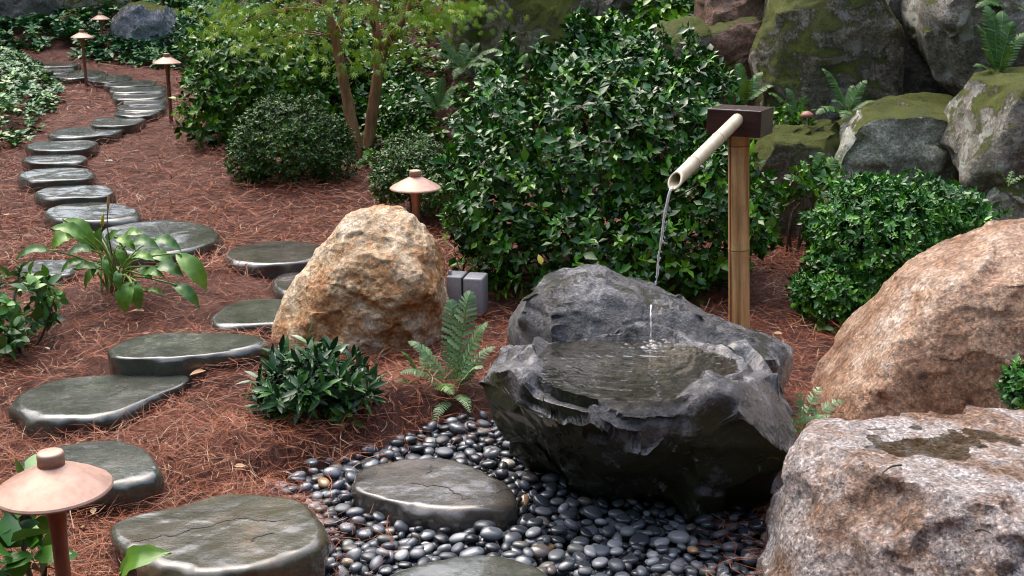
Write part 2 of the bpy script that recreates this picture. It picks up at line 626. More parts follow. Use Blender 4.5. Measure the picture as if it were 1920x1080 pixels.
MAT['timber'] = k.set(color=k.ramp(bn, [(.3, (.016, .007, .006)), (.55, (.038, .016, .012)), (.75, (.07, .034, .028))]), rough=.32, normal=k.bump(bn, .3, .004), coat=.15)
k = M('black_seal')
MAT['seal'] = k.set(color=(.01, .01, .011), rough=.5)
k = M('grey_plastic')
pn = k.noise(60, 4)
MAT['plastic'] = k.set(color=k.ramp(pn, [(.3, (.28, .29, .31)), (.7, (.36, .37, .39))]), rough=.4, normal=k.bump(pn, .1, .002))
k = M('dry_leaf')
dn = k.noise(60, 4)
MAT['dryleaf'] = k.set(color=k.ramp(dn, [(.3, (.36, .20, .09)), (.7, (.55, .36, .20))]), rough=.5)
k = M('leaf_scrap')
MAT['litter'] = k.set(color=k.ramp(k.attr(), [(0, (.10, .045, .02)), (.5, (.26, .13, .06)), (.8, (.38, .25, .12)), (1, (.45, .38, .26))]), rough=.55)
k = M('yellow_leaf')
MAT['yellow'] = k.set(color=k.ramp(k.noise(60, 4), [(.3, (.40, .32, .03)), (.7, (.60, .50, .06))]), rough=.4)
k = M('pale_leaf')
MAT['paleleaf'] = k.set(color=k.ramp(k.noise(60, 4), [(.3, (.40, .38, .30)), (.7, (.6, .58, .50))]), rough=.5)
k = M('mushroom_cap')
MAT['mushroom'] = k.set(color=k.ramp(k.noise(50, 4), [(.3, (.20, .075, .05)), (.7, (.34, .15, .11))]), rough=.5)


def water_mat(name, tint, fmix):
    k = M(name)
    lw = k.node('ShaderNodeFresnel')
    lw.inputs[0].default_value = 1.5
    gl = k.node('ShaderNodeBsdfGlossy')
    gl.inputs['Roughness'].default_value = .03
    tr = k.node('ShaderNodeBsdfTransparent')
    tr.inputs[0].default_value = (*tint, 1)
    ms = k.node('ShaderNodeMixShader')
    f = k.math('ADD', k.math('MULTIPLY', lw.outputs[0], 1.0), fmix, True)
    k.link(f, ms.inputs[0])
    k.link(tr.outputs[0], ms.inputs[1])
    k.link(gl.outputs[0], ms.inputs[2])
    k.link(ms.outputs[0], k.out.inputs[0])
    return k.m


MAT['water'] = water_mat('still_water', (.70, .68, .62), .05)
k = M('falling_water')
MAT['stream'] = k.set(color=(.92, .95, .98), rough=.10, trans=.55, ior=1.33)

# ------------------------------------------------------------------ stepping stones (outline of the tread, then slab below)
STONES = [
    # (outline, rise over the ground, thickness, material, label)
    ([(207, 985), (218, 1015), (250, 1043), (310, 1066), (390, 1076), (470, 1068), (545, 1046), (600, 1020), (614, 998), (608, 975), (590, 955), (562, 938), (520, 927), (465, 921), (410, 926), (350, 940), (290, 954), (236, 968)],
     .085, .18, 'slab_rust', 'large cracked rust and olive stepping stone in the foreground beside the pebbles'),
    ([(658, 905), (668, 882), (700, 866), (755, 858), (820, 857), (880, 870), (930, 892), (962, 915), (968, 938), (940, 950), (890, 957), (830, 956), (770, 947), (710, 932), (670, 918)],
     .075, .16, 'slab_brown', 'wet brown stepping stone surrounded by dark pebbles in front of the basin'),
    ([(715, 1085), (755, 1060), (825, 1043), (895, 1037), (955, 1044), (1010, 1062), (1035, 1085), (1040, 1120), (980, 1155), (850, 1165), (745, 1135)],
     .06, .15, 'slab', 'olive stepping stone in the pebbles cut off by the bottom edge'),
    ([(30, 870), (45, 850), (85, 837), (150, 825), (205, 819), (243, 823), (268, 835), (290, 860), (299, 882), (282, 896), (240, 903), (190, 907), (120, 907), (55, 897)],
     .09, .18, 'slab', 'dark stepping stone behind the foreground copper lamp'),
    ([(18, 757), (33, 736), (70, 718), (120, 707), (200, 700), (280, 695), (340, 698), (356, 708), (340, 722), (300, 738), (262, 755), (220, 773), (170, 783), (105, 784), (45, 776)],
     .055, .18, 'slab', 'wide wet blue grey stepping stone second from the foreground lamp'),
    ([(198, 655), (213, 640), (258, 627), (320, 621), (400, 623), (470, 625), (502, 632), (490, 646), (440, 657), (380, 665), (300, 671), (225, 670)],
     .036, .17, 'slab', 'long flat stepping stone with thick dark front edge left of the evergreen rosette shrub'),
    ([(393, 594), (410, 578), (440, 565), (480, 559), (530, 559), (580, 562), (605, 580), (570, 602), (480, 609), (408, 609)],
     .045, .16, 'slab', 'stepping stone tucked behind the lower left of the tan boulder'),
    ([(508, 527), (522, 515), (550, 509), (600, 510), (620, 525), (585, 546), (532, 546)],
     .07, .15, 'slab_brown', 'small brown stepping stone peeking out beside the tan boulder'),
    ([(424, 476), (445, 462), (490, 453), (550, 450), (600, 455), (622, 470), (590, 486), (530, 495), (470, 494), (430, 486)],
     .06, .16, 'slab_brown', 'grey brown stepping stone just left of the tan boulder top'),
    ([(190, 432), (230, 418), (290, 411), (350, 413), (395, 422), (412, 436), (405, 450), (370, 463), (330, 472), (280, 476), (230, 470), (198, 455)],
     .075, .17, 'slab', 'large olive stepping stone behind the hosta'),
    ([(25, 497), (60, 487), (110, 485), (150, 490), (135, 512), (80, 517), (35, 510)],
     .05, .12, 'slab', 'flat pale stepping stone half hidden left of the hosta'),
    ([(82, 396), (100, 385), (140, 379), (200, 378), (240, 383), (263, 398), (250, 407), (200, 413), (140, 413), (93, 407)],
     .08, .14, 'slab', 'stepping stone above the hosta flower stalk with tapered right end'),
    ([(65, 359), (90, 350), (140, 347), (195, 348), (214, 357), (200, 367), (150, 371), (88, 369)],
     .075, .13, 'slab', 'oval stepping stone, third along the climb behind the hosta'),
    ([(35, 327), (55, 318), (110, 314), (160, 315), (179, 324), (165, 334), (110, 338), (53, 336)],
     .08, .14, 'slab', 'leftmost rounded stepping stone where the path bends left'),
    ([(42, 296), (60, 291), (110, 289), (150, 290), (165, 295), (150, 302), (100, 305), (55, 304)],
     .075, .14, 'slab', 'narrow stepping stone between two wider ones near the path bend'),
    ([(48, 273), (65, 266), (120, 263), (170, 263), (183, 267), (165, 277), (110, 282), (60, 280)],
     .07, .13, 'slab', 'stepping stone with pale wet edge just below the long pointed one'),
    ([(90, 251), (110, 242), (160, 237), (210, 236), (234, 239), (215, 249), (165, 255), (110, 257)],
     .065, .12, 'slab', 'long pointed stepping stone at the right turn of the path'),
    ([(170, 229), (185, 221), (230, 219), (265, 220), (272, 224), (250, 233), (210, 236), (175, 235)],
     .06, .12, 'slab', 'stepping stone at the foot of the close set slab stair'),
    ([(216, 214), (220, 207), (260, 205), (295, 206), (301, 209), (280, 215), (240, 217)],
     .06, .12, 'slab', 'lowest slab of the close set stair beside the copper lamp post'),
    ([(216, 202), (230, 196), (300, 195), (313, 198), (300, 205), (240, 207)],
     .06, .12, 'slab', 'second slab from the bottom of the close set stair'),
    ([(230, 190), (245, 184), (305, 182), (313, 187), (300, 194), (240, 196)],
     .06, .12, 'slab', 'third slab from the bottom of the close set stair'),
    ([(210, 178), (225, 172), (300, 171), (311, 174), (297, 183), (223, 185)],
     .06, .12, 'slab', 'fourth slab from the bottom of the close set stair'),
    ([(204, 168), (220, 163), (300, 160), (311, 163), (300, 171), (218, 173)],
     .06, .12, 'slab', 'fifth slab from the bottom of the close set stair'),
    ([(194, 157), (210, 152), (285, 150), (294, 154), (280, 160), (208, 162)],
     .055, .12, 'slab', 'top slab of the close set stair'),
    ([(160, 148), (180, 143), (235, 140), (248, 144), (235, 150), (190, 154)],
     .05, .12, 'slab', 'far stepping stone right of the middle lamp post'),
    ([(85, 141), (110, 134), (170, 131), (202, 136), (190, 142), (130, 146)],
     .05, .12, 'slab', 'far stepping stone crossed by the middle lamp post'),
    ([(62, 129), (80, 123), (130, 123), (140, 128), (130, 134), (78, 137)],
     .05, .12, 'slab', 'far stepping stone beside the ground cover patch left of the path'),
    ([(38, 119), (60, 114), (110, 114), (150, 118), (135, 123), (60, 125)],
     .05, .12, 'slab', 'farthest stepping stone at the top of the path'),
]


def unit(a):
    return a / (np.linalg.norm(a, axis=-1, keepdims=True) + 1e-9)


def smooth_closed(poly, n):
    p = np.asarray(poly, float)
    m = len(p)
    t = np.linspace(0, m, n, endpoint=False)
    i = t.astype(int)
    f = (t - i)[:, None]
    a, b, c, d = p[(i - 1) % m], p[i % m], p[(i + 1) % m], p[(i + 2) % m]
    return .5 * (2 * b + (c - a) * f + (2 * a - 5 * b + 4 * c - d) * f ** 2 + (3 * b - a - 3 * c + d) * f ** 3)


stone_polys = []       # (xy polygon, top height) for keeping needles and pebbles off the treads
CRACKS = {0: [[(225, 1016), (290, 1010), (360, 990), (400, 985), (425, 975), (465, 973), (520, 978), (565, 968)], [(470, 1020), (490, 1005), (520, 998)]],
          1: [[(760, 905), (800, 912), (850, 925), (905, 935)], [(930, 925), (955, 918)], [(805, 870), (800, 890)]],
          8: [[(520, 465), (550, 458)]], 4: [[(205, 745), (235, 722)]]}


SOCC = []


def build_stone(idx, outline, rise, thick, mat, label):
    c = np.mean(outline, 0)
    z0 = PZ(c[0], c[1], G0(*[np.array([v]) for v in ground_hit(c[0], c[1])[:2]])[0] + rise)
    for _ in range(4):
        g = float(G0(np.array([z0[0]]), np.array([z0[1]]))[0])
        if idx in (0, 1, 2):
            g = max(g, -.04)
        zt = g + rise
        z0 = PZ(c[0], c[1], zt)
    poly = np.array([PZ(a, b, zt)[:2] for a, b in outline])
    near = idx < 6
    n = 240 if idx < 2 else 180 if idx < 3 else (140 if near else 72)
    o = smooth_closed(poly, n)
    ctr = o.mean(0)
    stone_polys.append((o[::max(1, n // 36)], zt))
    w_ = np.linalg.norm(o - ctr, axis=1).mean()
    b = .026 if idx < 12 else .018
    top = np.linspace(.02, 1 - b / w_, 40 if idx < 2 else (22 if near else 8))
    prof = [(s, 0.0) for s in top]
    for a in np.linspace(.12, 1, 7 if near else 5):
        th = a * math.pi / 2
        prof.append((1 - b / w_ * (1 - math.sin(th)), -b * .85 * (1 - math.cos(th))))
    for q in np.linspace(.2, 1, 6 if near else 3):
        prof.append((1.0 - .05 * q ** 2, -b * .85 - (thick - b * .85) * q))
    V, darr = [], []
    seed = idx * 13.7
    ring = np.column_stack([o * 5, np.full(n, seed)])
    wear = np.clip(1 + 1.1 * fbm(ring, 3) + .7 * np.maximum(0, fbm(ring * 3 + 7, 2)), .35, 2.4)
    for s, dz in prof:
        sv = np.where(s > 1 - b / w_, 1 - (1 - s) * wear, s * (1 - b / w_ * wear) / (1 - b / w_)) if dz >= -b * .86 else np.full(n, s)
        dv = dz * wear if dz >= -b * .86 else np.minimum(dz, -b * .85 * wear - .002 * (s < 1))
        V.append(np.column_stack([ctr + (o - ctr) * sv[:, None], zt + dv]))
        darr.append(dv)
    V = np.concatenate(V)
    darr = np.concatenate(darr)
    side = sstep(-.0, -.03, darr)
    d2 = V[:, :2] - ctr
    d2n = d2 / (np.linalg.norm(d2, axis=1)[:, None] + 1e-6)
    nz = fbm(V * 7 + seed, 4)
    V[:, :2] += d2n * (nz * .024 * side + fbm(V * 22 + seed, 4) * .013 * side)[:, None]
    V[:, 2] += (fbm(V * 5 + seed, 3) * .005 + fbm(V * 24 + seed, 3) * .0009) * (1 - .6 * side)
    m = len(prof)
    F = []
    ii = np.arange(n)
    for r in range(m - 1):
        F.append(np.stack([r * n + ii, (r + 1) * n + ii, (r + 1) * n + (ii + 1) % n, r * n + (ii + 1) % n], 1))
    F = np.concatenate(F)
    F = F[:, ::-1] if np.cross(o[1] - o[0], o[2] - o[1]) < 0 else F
    # close the little hole in the middle of the tread
    V = np.concatenate([V, [[ctr[0], ctr[1], V[:n, 2].mean()]]])
    hub = np.stack([np.full(n // 2, len(V) - 1), ii[0::2], (ii[0::2] + 1) % n, (ii[0::2] + 2) % n], 1)
    if np.cross(o[1] - o[0], o[2] - o[1]) < 0:
        hub = hub[:, ::-1]
    F = np.concatenate([F, hub])
    base = np.array([ctr[0], ctr[1], zt - thick])
    if idx < 4:
        SOCC.append((V, F))
    ob = obj('stepping_stone', mesh('stepping_stone', V - base, F, MAT[mat]), loc=base)
    tag(ob, label, 'stepping stone', 'stepping stones of the garden path')
    gk = np.random.default_rng(idx + 5)
    for line in CRACKS.get(idx, []):
        L = [PZ(a, b_, zt)[:2] for a, b_ in line]
        for _ in range(4):                       # a jagged fracture: displace midpoints
            out = []
            for a, b_ in zip(L[:-1], L[1:]):
                e = b_ - a
                out += [a, (a + b_) / 2 + np.array([-e[1], e[0]]) * gk.normal(0, .13)]
            L = out + [L[-1]]
        L = np.array(L)
        t = unit(np.gradient(L, axis=0))
        w2 = (.0018 + .0022 * np.abs(vnoise(np.column_stack([L * 40, L[:, 0] * 0])))) * np.minimum(1, np.linspace(0, 6, len(L))) * np.minimum(1, np.linspace(6, 0, len(L)))
        sdv = np.column_stack([-t[:, 1], t[:, 0]]) * w2[:, None]
        Q = np.concatenate([L - sdv, L + sdv])
        q3 = np.column_stack([Q, np.full(len(Q), zt)])
        q3[:, 2] = zt + fbm(q3 * 5 + seed, 3) * .005 + fbm(q3 * 24 + seed, 3) * .0009 + .0012
        m_ = len(L)
        jj = np.arange(m_ - 1)
        obj('crack', mesh('crack', q3 - base, np.stack([jj, jj + 1, m_ + jj + 1, m_ + jj], 1), MAT['seal']), ob)  # black ribbon on the tread stands in for the shade inside the crack


for i_, st in enumerate(STONES):
    build_stone(i_, *st)

_sb = [(p[:, 0].min() - .15, p[:, 0].max() + .15, p[:, 1].min() - .15, p[:, 1].max() + .15) for p, _ in stone_polys]


def stone_sd(x, y):
    """distance to the nearest stepping stone outline and that stone's top"""
    best = np.full(x.shape, 9.0)
    top = np.full(x.shape, 0.0)
    for (p, zt), (x0, x1, y0, y1) in zip(stone_polys, _sb):
        m = (x > x0) & (x < x1) & (y > y0) & (y < y1)
        if m.any():
            d = poly_sd(x[m], y[m], p)
            b = best[m]
            tt = top[m]
            u = d < b
            b[u] = d[u]
            tt[u] = zt
            best[m] = b
            top[m] = tt
    return best, top


def G(x, y):
    x = np.asarray(x, float)
    y = np.asarray(y, float)
    z = G0(x, y)
    d, top = stone_sd(x, y)
    inside = np.minimum(z, top - .035)
    rim = np.minimum(z, top - .012)
    f = sstep(.0, .09, d)
    z2 = np.where(d < 0, inside, inside * (1 - f) + rim * f)
    f2 = sstep(.05, .14, d)
    return np.where(d < .14, np.minimum(z, z2 * (1 - f2) + z * f2), z)


# ------------------------------------------------------------------ ground sheet
def axis(segs):
    out = []
    for a, b, s in segs:
        out += list(np.arange(a, b, s))
    return np.array(out)


gx = axis([(-260, -40, 20), (-40, -10, 2), (-10, -5, .25), (-5, -2.6, .08), (-2.6, 2.2, .035), (2.2, 6, .15), (6, 40, 2), (40, 280, 20)])
gy = axis([(-260, -40, 20), (-40, -4, 2), (-4, 1.8, .3), (1.8, 5.6, .035), (5.6, 10, .07), (10, 20, .15), (20, 40, 1), (40, 300, 20)])
XX, YY = np.meshgrid(gx, gy)
ZZ = G(XX.ravel(), YY.ravel())
nx, ny = len(gx), len(gy)
ii = (np.arange(ny - 1)[:, None] * nx + np.arange(nx - 1)[None]).ravel()
gr = obj('ground', mesh('ground', np.column_stack([XX.ravel(), YY.ravel(), ZZ]), np.stack([ii, ii + 1, ii + nx + 1, ii + nx], 1), MAT['ground']))
tag(gr, kind='structure')

# ------------------------------------------------------------------ boulders
_ico = {}


def ico(sub):
    if sub not in _ico:
        bm = bmesh.new()
        bmesh.ops.create_icosphere(bm, subdivisions=sub, radius=1)
        bm.verts.ensure_lookup_table()
        V = np.array([v.co[:] for v in bm.verts])
        F = np.array([[v.index for v in f.verts] for f in bm.faces])
        bm.free()
        _ico[sub] = (V / np.linalg.norm(V, axis=1)[:, None], F)
    return _ico[sub]


def hull_planes(pts, c):
    bm = bmesh.new()
    for p in pts:
        bm.verts.new(Vector(p))
    r_ = bmesh.ops.convex_hull(bm, input=bm.verts[:])
    bmesh.ops.recalc_face_normals(bm, faces=bm.faces[:])
    N, D = [], []
    for f in bm.faces:
        n = np.array(f.normal[:])
        d = float(n @ (np.array(f.calc_center_median()[:]) - c))
        if d < 0:
            n, d = -n, -d
        if d < 1e-3 or f.calc_area() < 1e-5:
            continue
        if any(n @ m > .985 and abs(d - e) < .05 for m, e in zip(N, D)):
            continue
        N.append(n)
        D.append(d)
    bm.free()
    return np.array(N), np.array(D)


def vnormals(V, F):
    fn = np.cross(V[F[:, 1]] - V[F[:, 0]], V[F[:, 2]] - V[F[:, 0]])
    n = np.zeros_like(V)
    for a in range(3):
        np.add.at(n, F[:, a], fn)
    return n / (np.linalg.norm(n, axis=1)[:, None] + 1e-12)


def facets(V, F, ns, tilt, k_, inset, g, warp):
    """break a surface into flat fracture faces: every cell is pressed towards its own tilted plane"""
    N = vnormals(V, F)
    pw = V + warp * np.stack([fbm(V * 5 + o, 3) for o in (1.3, 41.7, 83.1)], 1) * 2
    sd = pw[g.choice(len(V), ns, replace=False)]
    stretch = np.array([1, 1, g.uniform(1.1, 1.7)])
    best, idx = np.full(len(V), 1e9), np.zeros(len(V), int)
    for i in range(ns):
        d = (((pw - sd[i]) * stretch) ** 2).sum(1)
        m = d < best
        best[m] = d[m]
        idx[m] = i
    cnt = np.maximum(1, np.bincount(idx, minlength=ns))[:, None]
    pm_, nm_ = np.zeros((ns, 3)), np.zeros((ns, 3))
    for a in range(3):
        pm_[:, a] = np.bincount(idx, V[:, a], ns)
        nm_[:, a] = np.bincount(idx, N[:, a], ns)
    pm_ /= cnt
    nm_ = nm_ / (np.linalg.norm(nm_, axis=1)[:, None] + 1e-9) + g.normal(0, tilt, (ns, 3))
    nm_ /= np.linalg.norm(nm_, axis=1)[:, None]
    pm_ = pm_ + nm_ * g.uniform(-inset, inset * .4, ns)[:, None]
    h = ((V - pm_[idx]) * nm_[idx]).sum(1)
    lim = 2.2 * inset + .02
    h = np.clip(h, -lim, lim)
    W = V - nm_[idx] * (h * k_)[:, None]
    e = np.concatenate([F[:, [0, 1]], F[:, [1, 2]], F[:, [2, 0]]])
    seam = np.zeros(len(V), bool)
    b = e[idx[e[:, 0]] != idx[e[:, 1]]]
    seam[b.ravel()] = True
    for _ in range(1):
        acc, n2 = np.zeros_like(W), np.zeros(len(W))
        for a in range(3):
            acc[:, a] = np.bincount(e[:, 0], W[e[:, 1], a], len(W)) + np.bincount(e[:, 1], W[e[:, 0], a], len(W))
        n2 = np.bincount(e[:, 0], minlength=len(W)) + np.bincount(e[:, 1], minlength=len(W))
        W = np.where(seam[:, None], .45 * acc / np.maximum(1, n2)[:, None] + .55 * W, W)
    return W


OCC = []


def rock(name, pts, mat, label, cat='boulder', sub=6, p=16, noises=((2.5, .03, 'f'), (7, .012, 'r'), (25, .004, 'f')), group=None, shape=None, grow=1.04, seed=None, chips=(10, .07), planes=(), fac=((26, .10, .7, .012), (110, .16, .45, .006)), warp=.05):
    pts = np.asarray(pts, float)
    c = .5 * (pts.min(0) + pts.max(0)) * .4 + pts.mean(0) * .6
    N, D = hull_planes(pts, c)
    U, F = ico(sub)
    A = np.clip((U @ N.T) / D, 0, None)
    r = (A ** p).sum(1) ** (-1 / p)
    V = c + U * (r * grow)[:, None]
    sd = seed if seed is not None else float(c[0] * 31 + c[1] * 17)
    gc = np.random.default_rng(int(abs(sd) * 1000) % 99991)
    rm = float(np.median(np.linalg.norm(V - c, axis=1)))
    for _ in range(chips[0]):
        s0 = V[gc.integers(len(V))]
        n0 = unit(unit(s0 - c) + gc.normal(0, .38, 3))
        h = V @ n0
        cut = h.max() - rm * chips[1] * gc.uniform(.5, 1.3)
        ex = np.maximum(0, h - cut)
        V = V - n0 * (ex * .93)[:, None]
    for (p0, n0) in planes:
        n0 = unit(np.array(n0, float))
        ex = np.maximum(0, (V - np.array(p0)) @ n0)
        V = V - n0 * (ex * .95)[:, None]
    for (ns, tl, kk, ins) in fac:
        V = facets(V, F, ns, tl, kk, ins, gc, warp)
    for sc, am, kd in noises:
        q = V * sc + sd
        n = fbm(q, 4) if kd == 'f' else (ridged(q, 3) - .3 if kd == 'r' else np.round(fbm(q, 2) * 4) / 4)
        V = V + U * (n * am)[:, None]
    if shape is not None:
        V = shape(V, c)
    base = np.array([c[0], c[1], V[:, 2].min()])
    if sub == 7:
        OCC.append((V, F))
    me = mesh(name, V - base, F, MAT[mat])
    me.set_sharp_from_angle(angle=R(38))
    o = obj(name, me, loc=base)
    tag(o, label, cat, group)
    return o, V


def sil(outline, y, front=.16, back=.25, fs=.62, bs=.7, fy=0.0, extra=()):
    """boulder points: the outline at distance y, a smaller ring bulging towards the path and one behind"""
    a = np.array([P(px, py, y) for px, py in outline])
    c = a.mean(0)
    f = c + (a - c) * fs + np.array([0, -front, fy])
    b = c + (a - c) * bs + np.array([0, back, 0])
    return np.concatenate([a, f, b] + ([np.array(extra)] if len(extra) else []))


def unit(a):
    return a / (np.linalg.norm(a, axis=-1, keepdims=True) + 1e-9)


# the stone water basin
WZ = .405
pc_ = PZ(1188, 684, WZ)
RX, RY = .270, .262
bp = [PZ(884, 652, .42), PZ(888, 690, .38), PZ(950, 622, .44), PZ(1000, 612, .44), PZ(990, 742, .385), PZ(1060, 776, .37), PZ(1180, 762, .38),
      PZ(1250, 748, .41), PZ(1330, 712, .46), PZ(1400, 752, .42), PZ(1465, 715, .42), PZ(1474, 660, .42), PZ(1300, 630, .40), PZ(1100, 622, .40),
      PZ(935, 800, .18), PZ(1000, 885, -.08), PZ(1080, 945, -.10), PZ(1200, 995, -.12), PZ(1320, 1018, -.12), PZ(1440, 1015, -.12),
      PZ(1475, 880, -.12), PZ(1400, 800, -.12), PZ(1040, 810, -.12), PZ(1455, 830, .22), PZ(1240, 840, .27), PZ(1380, 830, .30)]


def basin_shape(V, c):
    dx, dy = (V[:, 0] - pc_[0]) / RX, (V[:, 1] - pc_[1]) / RY
    ang = np.arctan2(dy, dx)
    wob = 1 + .07 * np.sin(ang * 3 + .6) + .05 * np.sin(ang * 5 + 2)
    e = np.hypot(dx, dy) / wob
    sl_ = np.interp(ang, [-math.pi, -2.2, -1.9, -1.0, -.6, .3, 1.0, 2.2, 2.9, math.pi], [.075, .06, .012, .012, .05, .06, .5, .5, .09, .075])
    tgt = np.where(e < 1, WZ - .085 * (1 - e ** 2) - .004, WZ - .005 + (e - 1) * sl_)
    top = (V[:, 2] > .3) & (e < 2.3)
    V = V.copy()
    nz = fbm(V * 22, 3) * .005 + np.round(fbm(V * 6, 3) * 3) / 3 * .012 * (e > 1.02)
    V[:, 2] = np.where(top, np.minimum(V[:, 2], tgt + nz), V[:, 2])
    # broken, stepped front below the lip
    fr = (V[:, 2] < .36) & (V[:, 1] < pc_[1])
    st = np.round((fbm(V * np.array([3.5, 3.5, 5.0]) + 4, 2)) * 5) / 5 * .05
    V[:, 1] += np.where(fr, st + .03 * sstep(.36, .1, V[:, 2]), 0)
    rim_ = (e > 1.14) & (V[:, 1] < P(0, 0, 3.62)[1])
    V2 = facets(V, ico(7)[1], 90, .16, .85, .012, np.random.default_rng(12), .04)
    V = np.where(rim_[:, None], V2, V)
    # the raised prow at the right end of the lip
    q = PZ(1325, 704, .46)
    d = np.hypot((V[:, 0] - q[0]) / .055, (V[:, 1] - q[1]) / .05)
    V[:, 2] += .050 * np.exp(-d ** 2) * (V[:, 2] > .36)
    return V


rock('stone_basin', bp, 'basin', 'dark wet stone basin holding a round pool of water', 'stone basin', sub=7, p=60, chips=(8, .05), planes=((PZ(1120, 752, .395), (-.15, -.55, .80)),), fac=((46, .20, .85, .034), (120, .16, .5, .008)), warp=.05,
     noises=((6.5, .007, 'r'), (15, .006, 'r'), (40, .004, 'f')), shape=basin_shape, grow=1.04)

n_ = 140
a_ = np.linspace(-1.16, 1.16, n_)
wx, wy = np.meshgrid(a_, a_)
wx, wy = wx.ravel(), wy.ravel()
mask_ = np.hypot(wx, wy) < 1.16
imp = PZ(1222, 642, WZ)
X, Y = pc_[0] + wx * RX, pc_[1] + wy * RY
rr = np.hypot(X - imp[0], Y - imp[1])
Z = WZ + .0010 * np.cos(rr * 2 * math.pi / .026 + fbm(xy3(X, Y) * 8, 2) * 2) * np.exp(-rr / .22)
Z += (.0075 * fbm(xy3(X, Y) * 60, 3)) * np.exp(-(rr / .085) ** 2) + .0012 * fbm(xy3(X * .6, Y * 2.2) * 20, 2)
idx_ = np.arange(n_ * n_).reshape(n_, n_)
q_ = np.stack([idx_[:-1, :-1], idx_[:-1, 1:], idx_[1:, 1:], idx_[1:, :-1]], -1).reshape(-1, 4)
q_ = q_[mask_[q_].all(1)]
ob = obj('water', mesh('water', np.column_stack([X - pc_[0], Y - pc_[1], Z - WZ]), q_, MAT['water']), loc=(pc_[0], pc_[1], WZ))
tag(ob, 'rippling water filling the stone basin', 'water', kind='structure')

bk = [P(1055, 481, 3.78), P(1008, 498, 3.70), P(974, 540, 3.62), P(960, 600, 3.58), P(985, 618, 3.52), P(1060, 632, 3.46), P(1130, 645, 3.44),
      P(1290, 650, 3.44), P(1400, 672, 3.42), P(1468, 682, 3.42), P(1110, 497, 3.82), P(1185, 522, 3.86), P(1275, 560, 3.84), P(1360, 603, 3.78),
      P(1440, 638, 3.66), P(1474, 660, 3.55), P(970, 640, 4.0), P(1100, 560, 4.1), P(1460, 690, 3.9), P(985, 700, 3.6), P(1200, 720, 3.5), P(1450, 730, 3.5),
      P(1000, 700, 4.0), P(1440, 740, 3.9)]


def back_shape(V, c):
    V = V.copy()
    # a chiselled ledge running down to the right and the groove the water follows
    g = P(1222, 575, 3.55)
    d = np.hypot((V[:, 0] - g[0]) / .03, (V[:, 1] - g[1]) / .2)
    V[:, 2] -= .018 * np.exp(-d ** 2) * (V[:, 2] > .38)
    for L in ([P(985, 575, 3.6), P(1040, 600, 3.5), P(1100, 545, 3.6), P(1125, 515, 3.7)], [P(1290, 585, 3.6), P(1350, 625, 3.5), P(1440, 655, 3.45)]):
        for i in range(len(L) - 1):
            e = L[i + 1] - L[i]
            t = np.clip(((V - L[i]) @ e) / (e @ e), 0, 1)
            dd = np.linalg.norm((V - L[i] - t[:, None] * e)[:, [0, 2]], axis=1) + np.abs(fbm(V * 20, 2)) * .012
            V[:, 1] += .014 * np.exp(-(dd / .010) ** 2)
    return V


rock('backing_stone', bk, 'backstone', 'grey cracked wedge shaped stone standing behind the basin pool', 'boulder', sub=7, p=90, chips=(0, 0), fac=((12, .08, .85, .012), (60, .12, .5, .006)),
     noises=((7, .005, 'r'), (26, .005, 'f'), (70, .002, 'f')), shape=back_shape, grow=1.03)

# the tan boulder left of the basin
rock('tan_boulder', sil([(500, 650), (518, 600), (540, 548), (574, 505), (620, 466), (664, 426), (696, 396), (730, 388), (765, 390), (800, 436), (830, 472), (840, 540), (840, 625), (832, 700), (700, 720), (540, 705)],
                        4.55, .20, .3, .74, .75, fy=-.06), 'warm', 'tan and rust coloured peaked boulder left of the stone basin', 'boulder', sub=7, p=16,
     grow=1.08, chips=(1, .03), fac=((14, .07, .5, .010), (80, .12, .35, .004)), noises=((3.0, .02, 'f'), (7, .010, 'r'), (22, .008, 'f'), (60, .004, 'f')))
# the brown boulder by the right edge
rock('brown_boulder', np.concatenate([sil([(1500, 830), (1545, 780), (1588, 720), (1620, 690), (1668, 630), (1716, 578), (1768, 512), (1828, 465), (1890, 440), (2000, 425), (2150, 470), (2230, 620), (2250, 860), (1900, 900), (1560, 880)],
                                          3.75, .20, .45, .84, .8, fy=-.07)]), 'brown', 'large smooth reddish brown boulder leaning in from the right edge', 'boulder', sub=7, p=16,
     chips=(8, .05), fac=((18, .07, .75, .010), (100, .12, .4, .005)), grow=1.05, noises=((2.2, .015, 'f'), (6, .008, 'r'), (20, .005, 'f'), (60, .003, 'f')))
# the granite boulder with a puddle in the foreground
gp = [PZ(1488, 826, .34), PZ(1560, 792, .36), PZ(1650, 776, .37), PZ(1750, 769, .37), PZ(1900, 773, .37), PZ(2100, 790, .36), PZ(2160, 900, .34), PZ(2050, 1010, .31),
      PZ(1840, 985, .31), PZ(1720, 935, .34), PZ(1570, 880, .34), PZ(1446, 915, .20), PZ(1420, 985, .10), PZ(1408, 1080, -.08), PZ(1425, 1200, -.12), PZ(1600, 1330, -.12),
      PZ(2150, 1380, -.12), PZ(2300, 1050, -.12), PZ(1560, 850, -.12), PZ(2200, 860, -.1), PZ(1640, 1020, .21), PZ(1900, 1075, .20)]
PUD = PZ(1755, 830, .355)


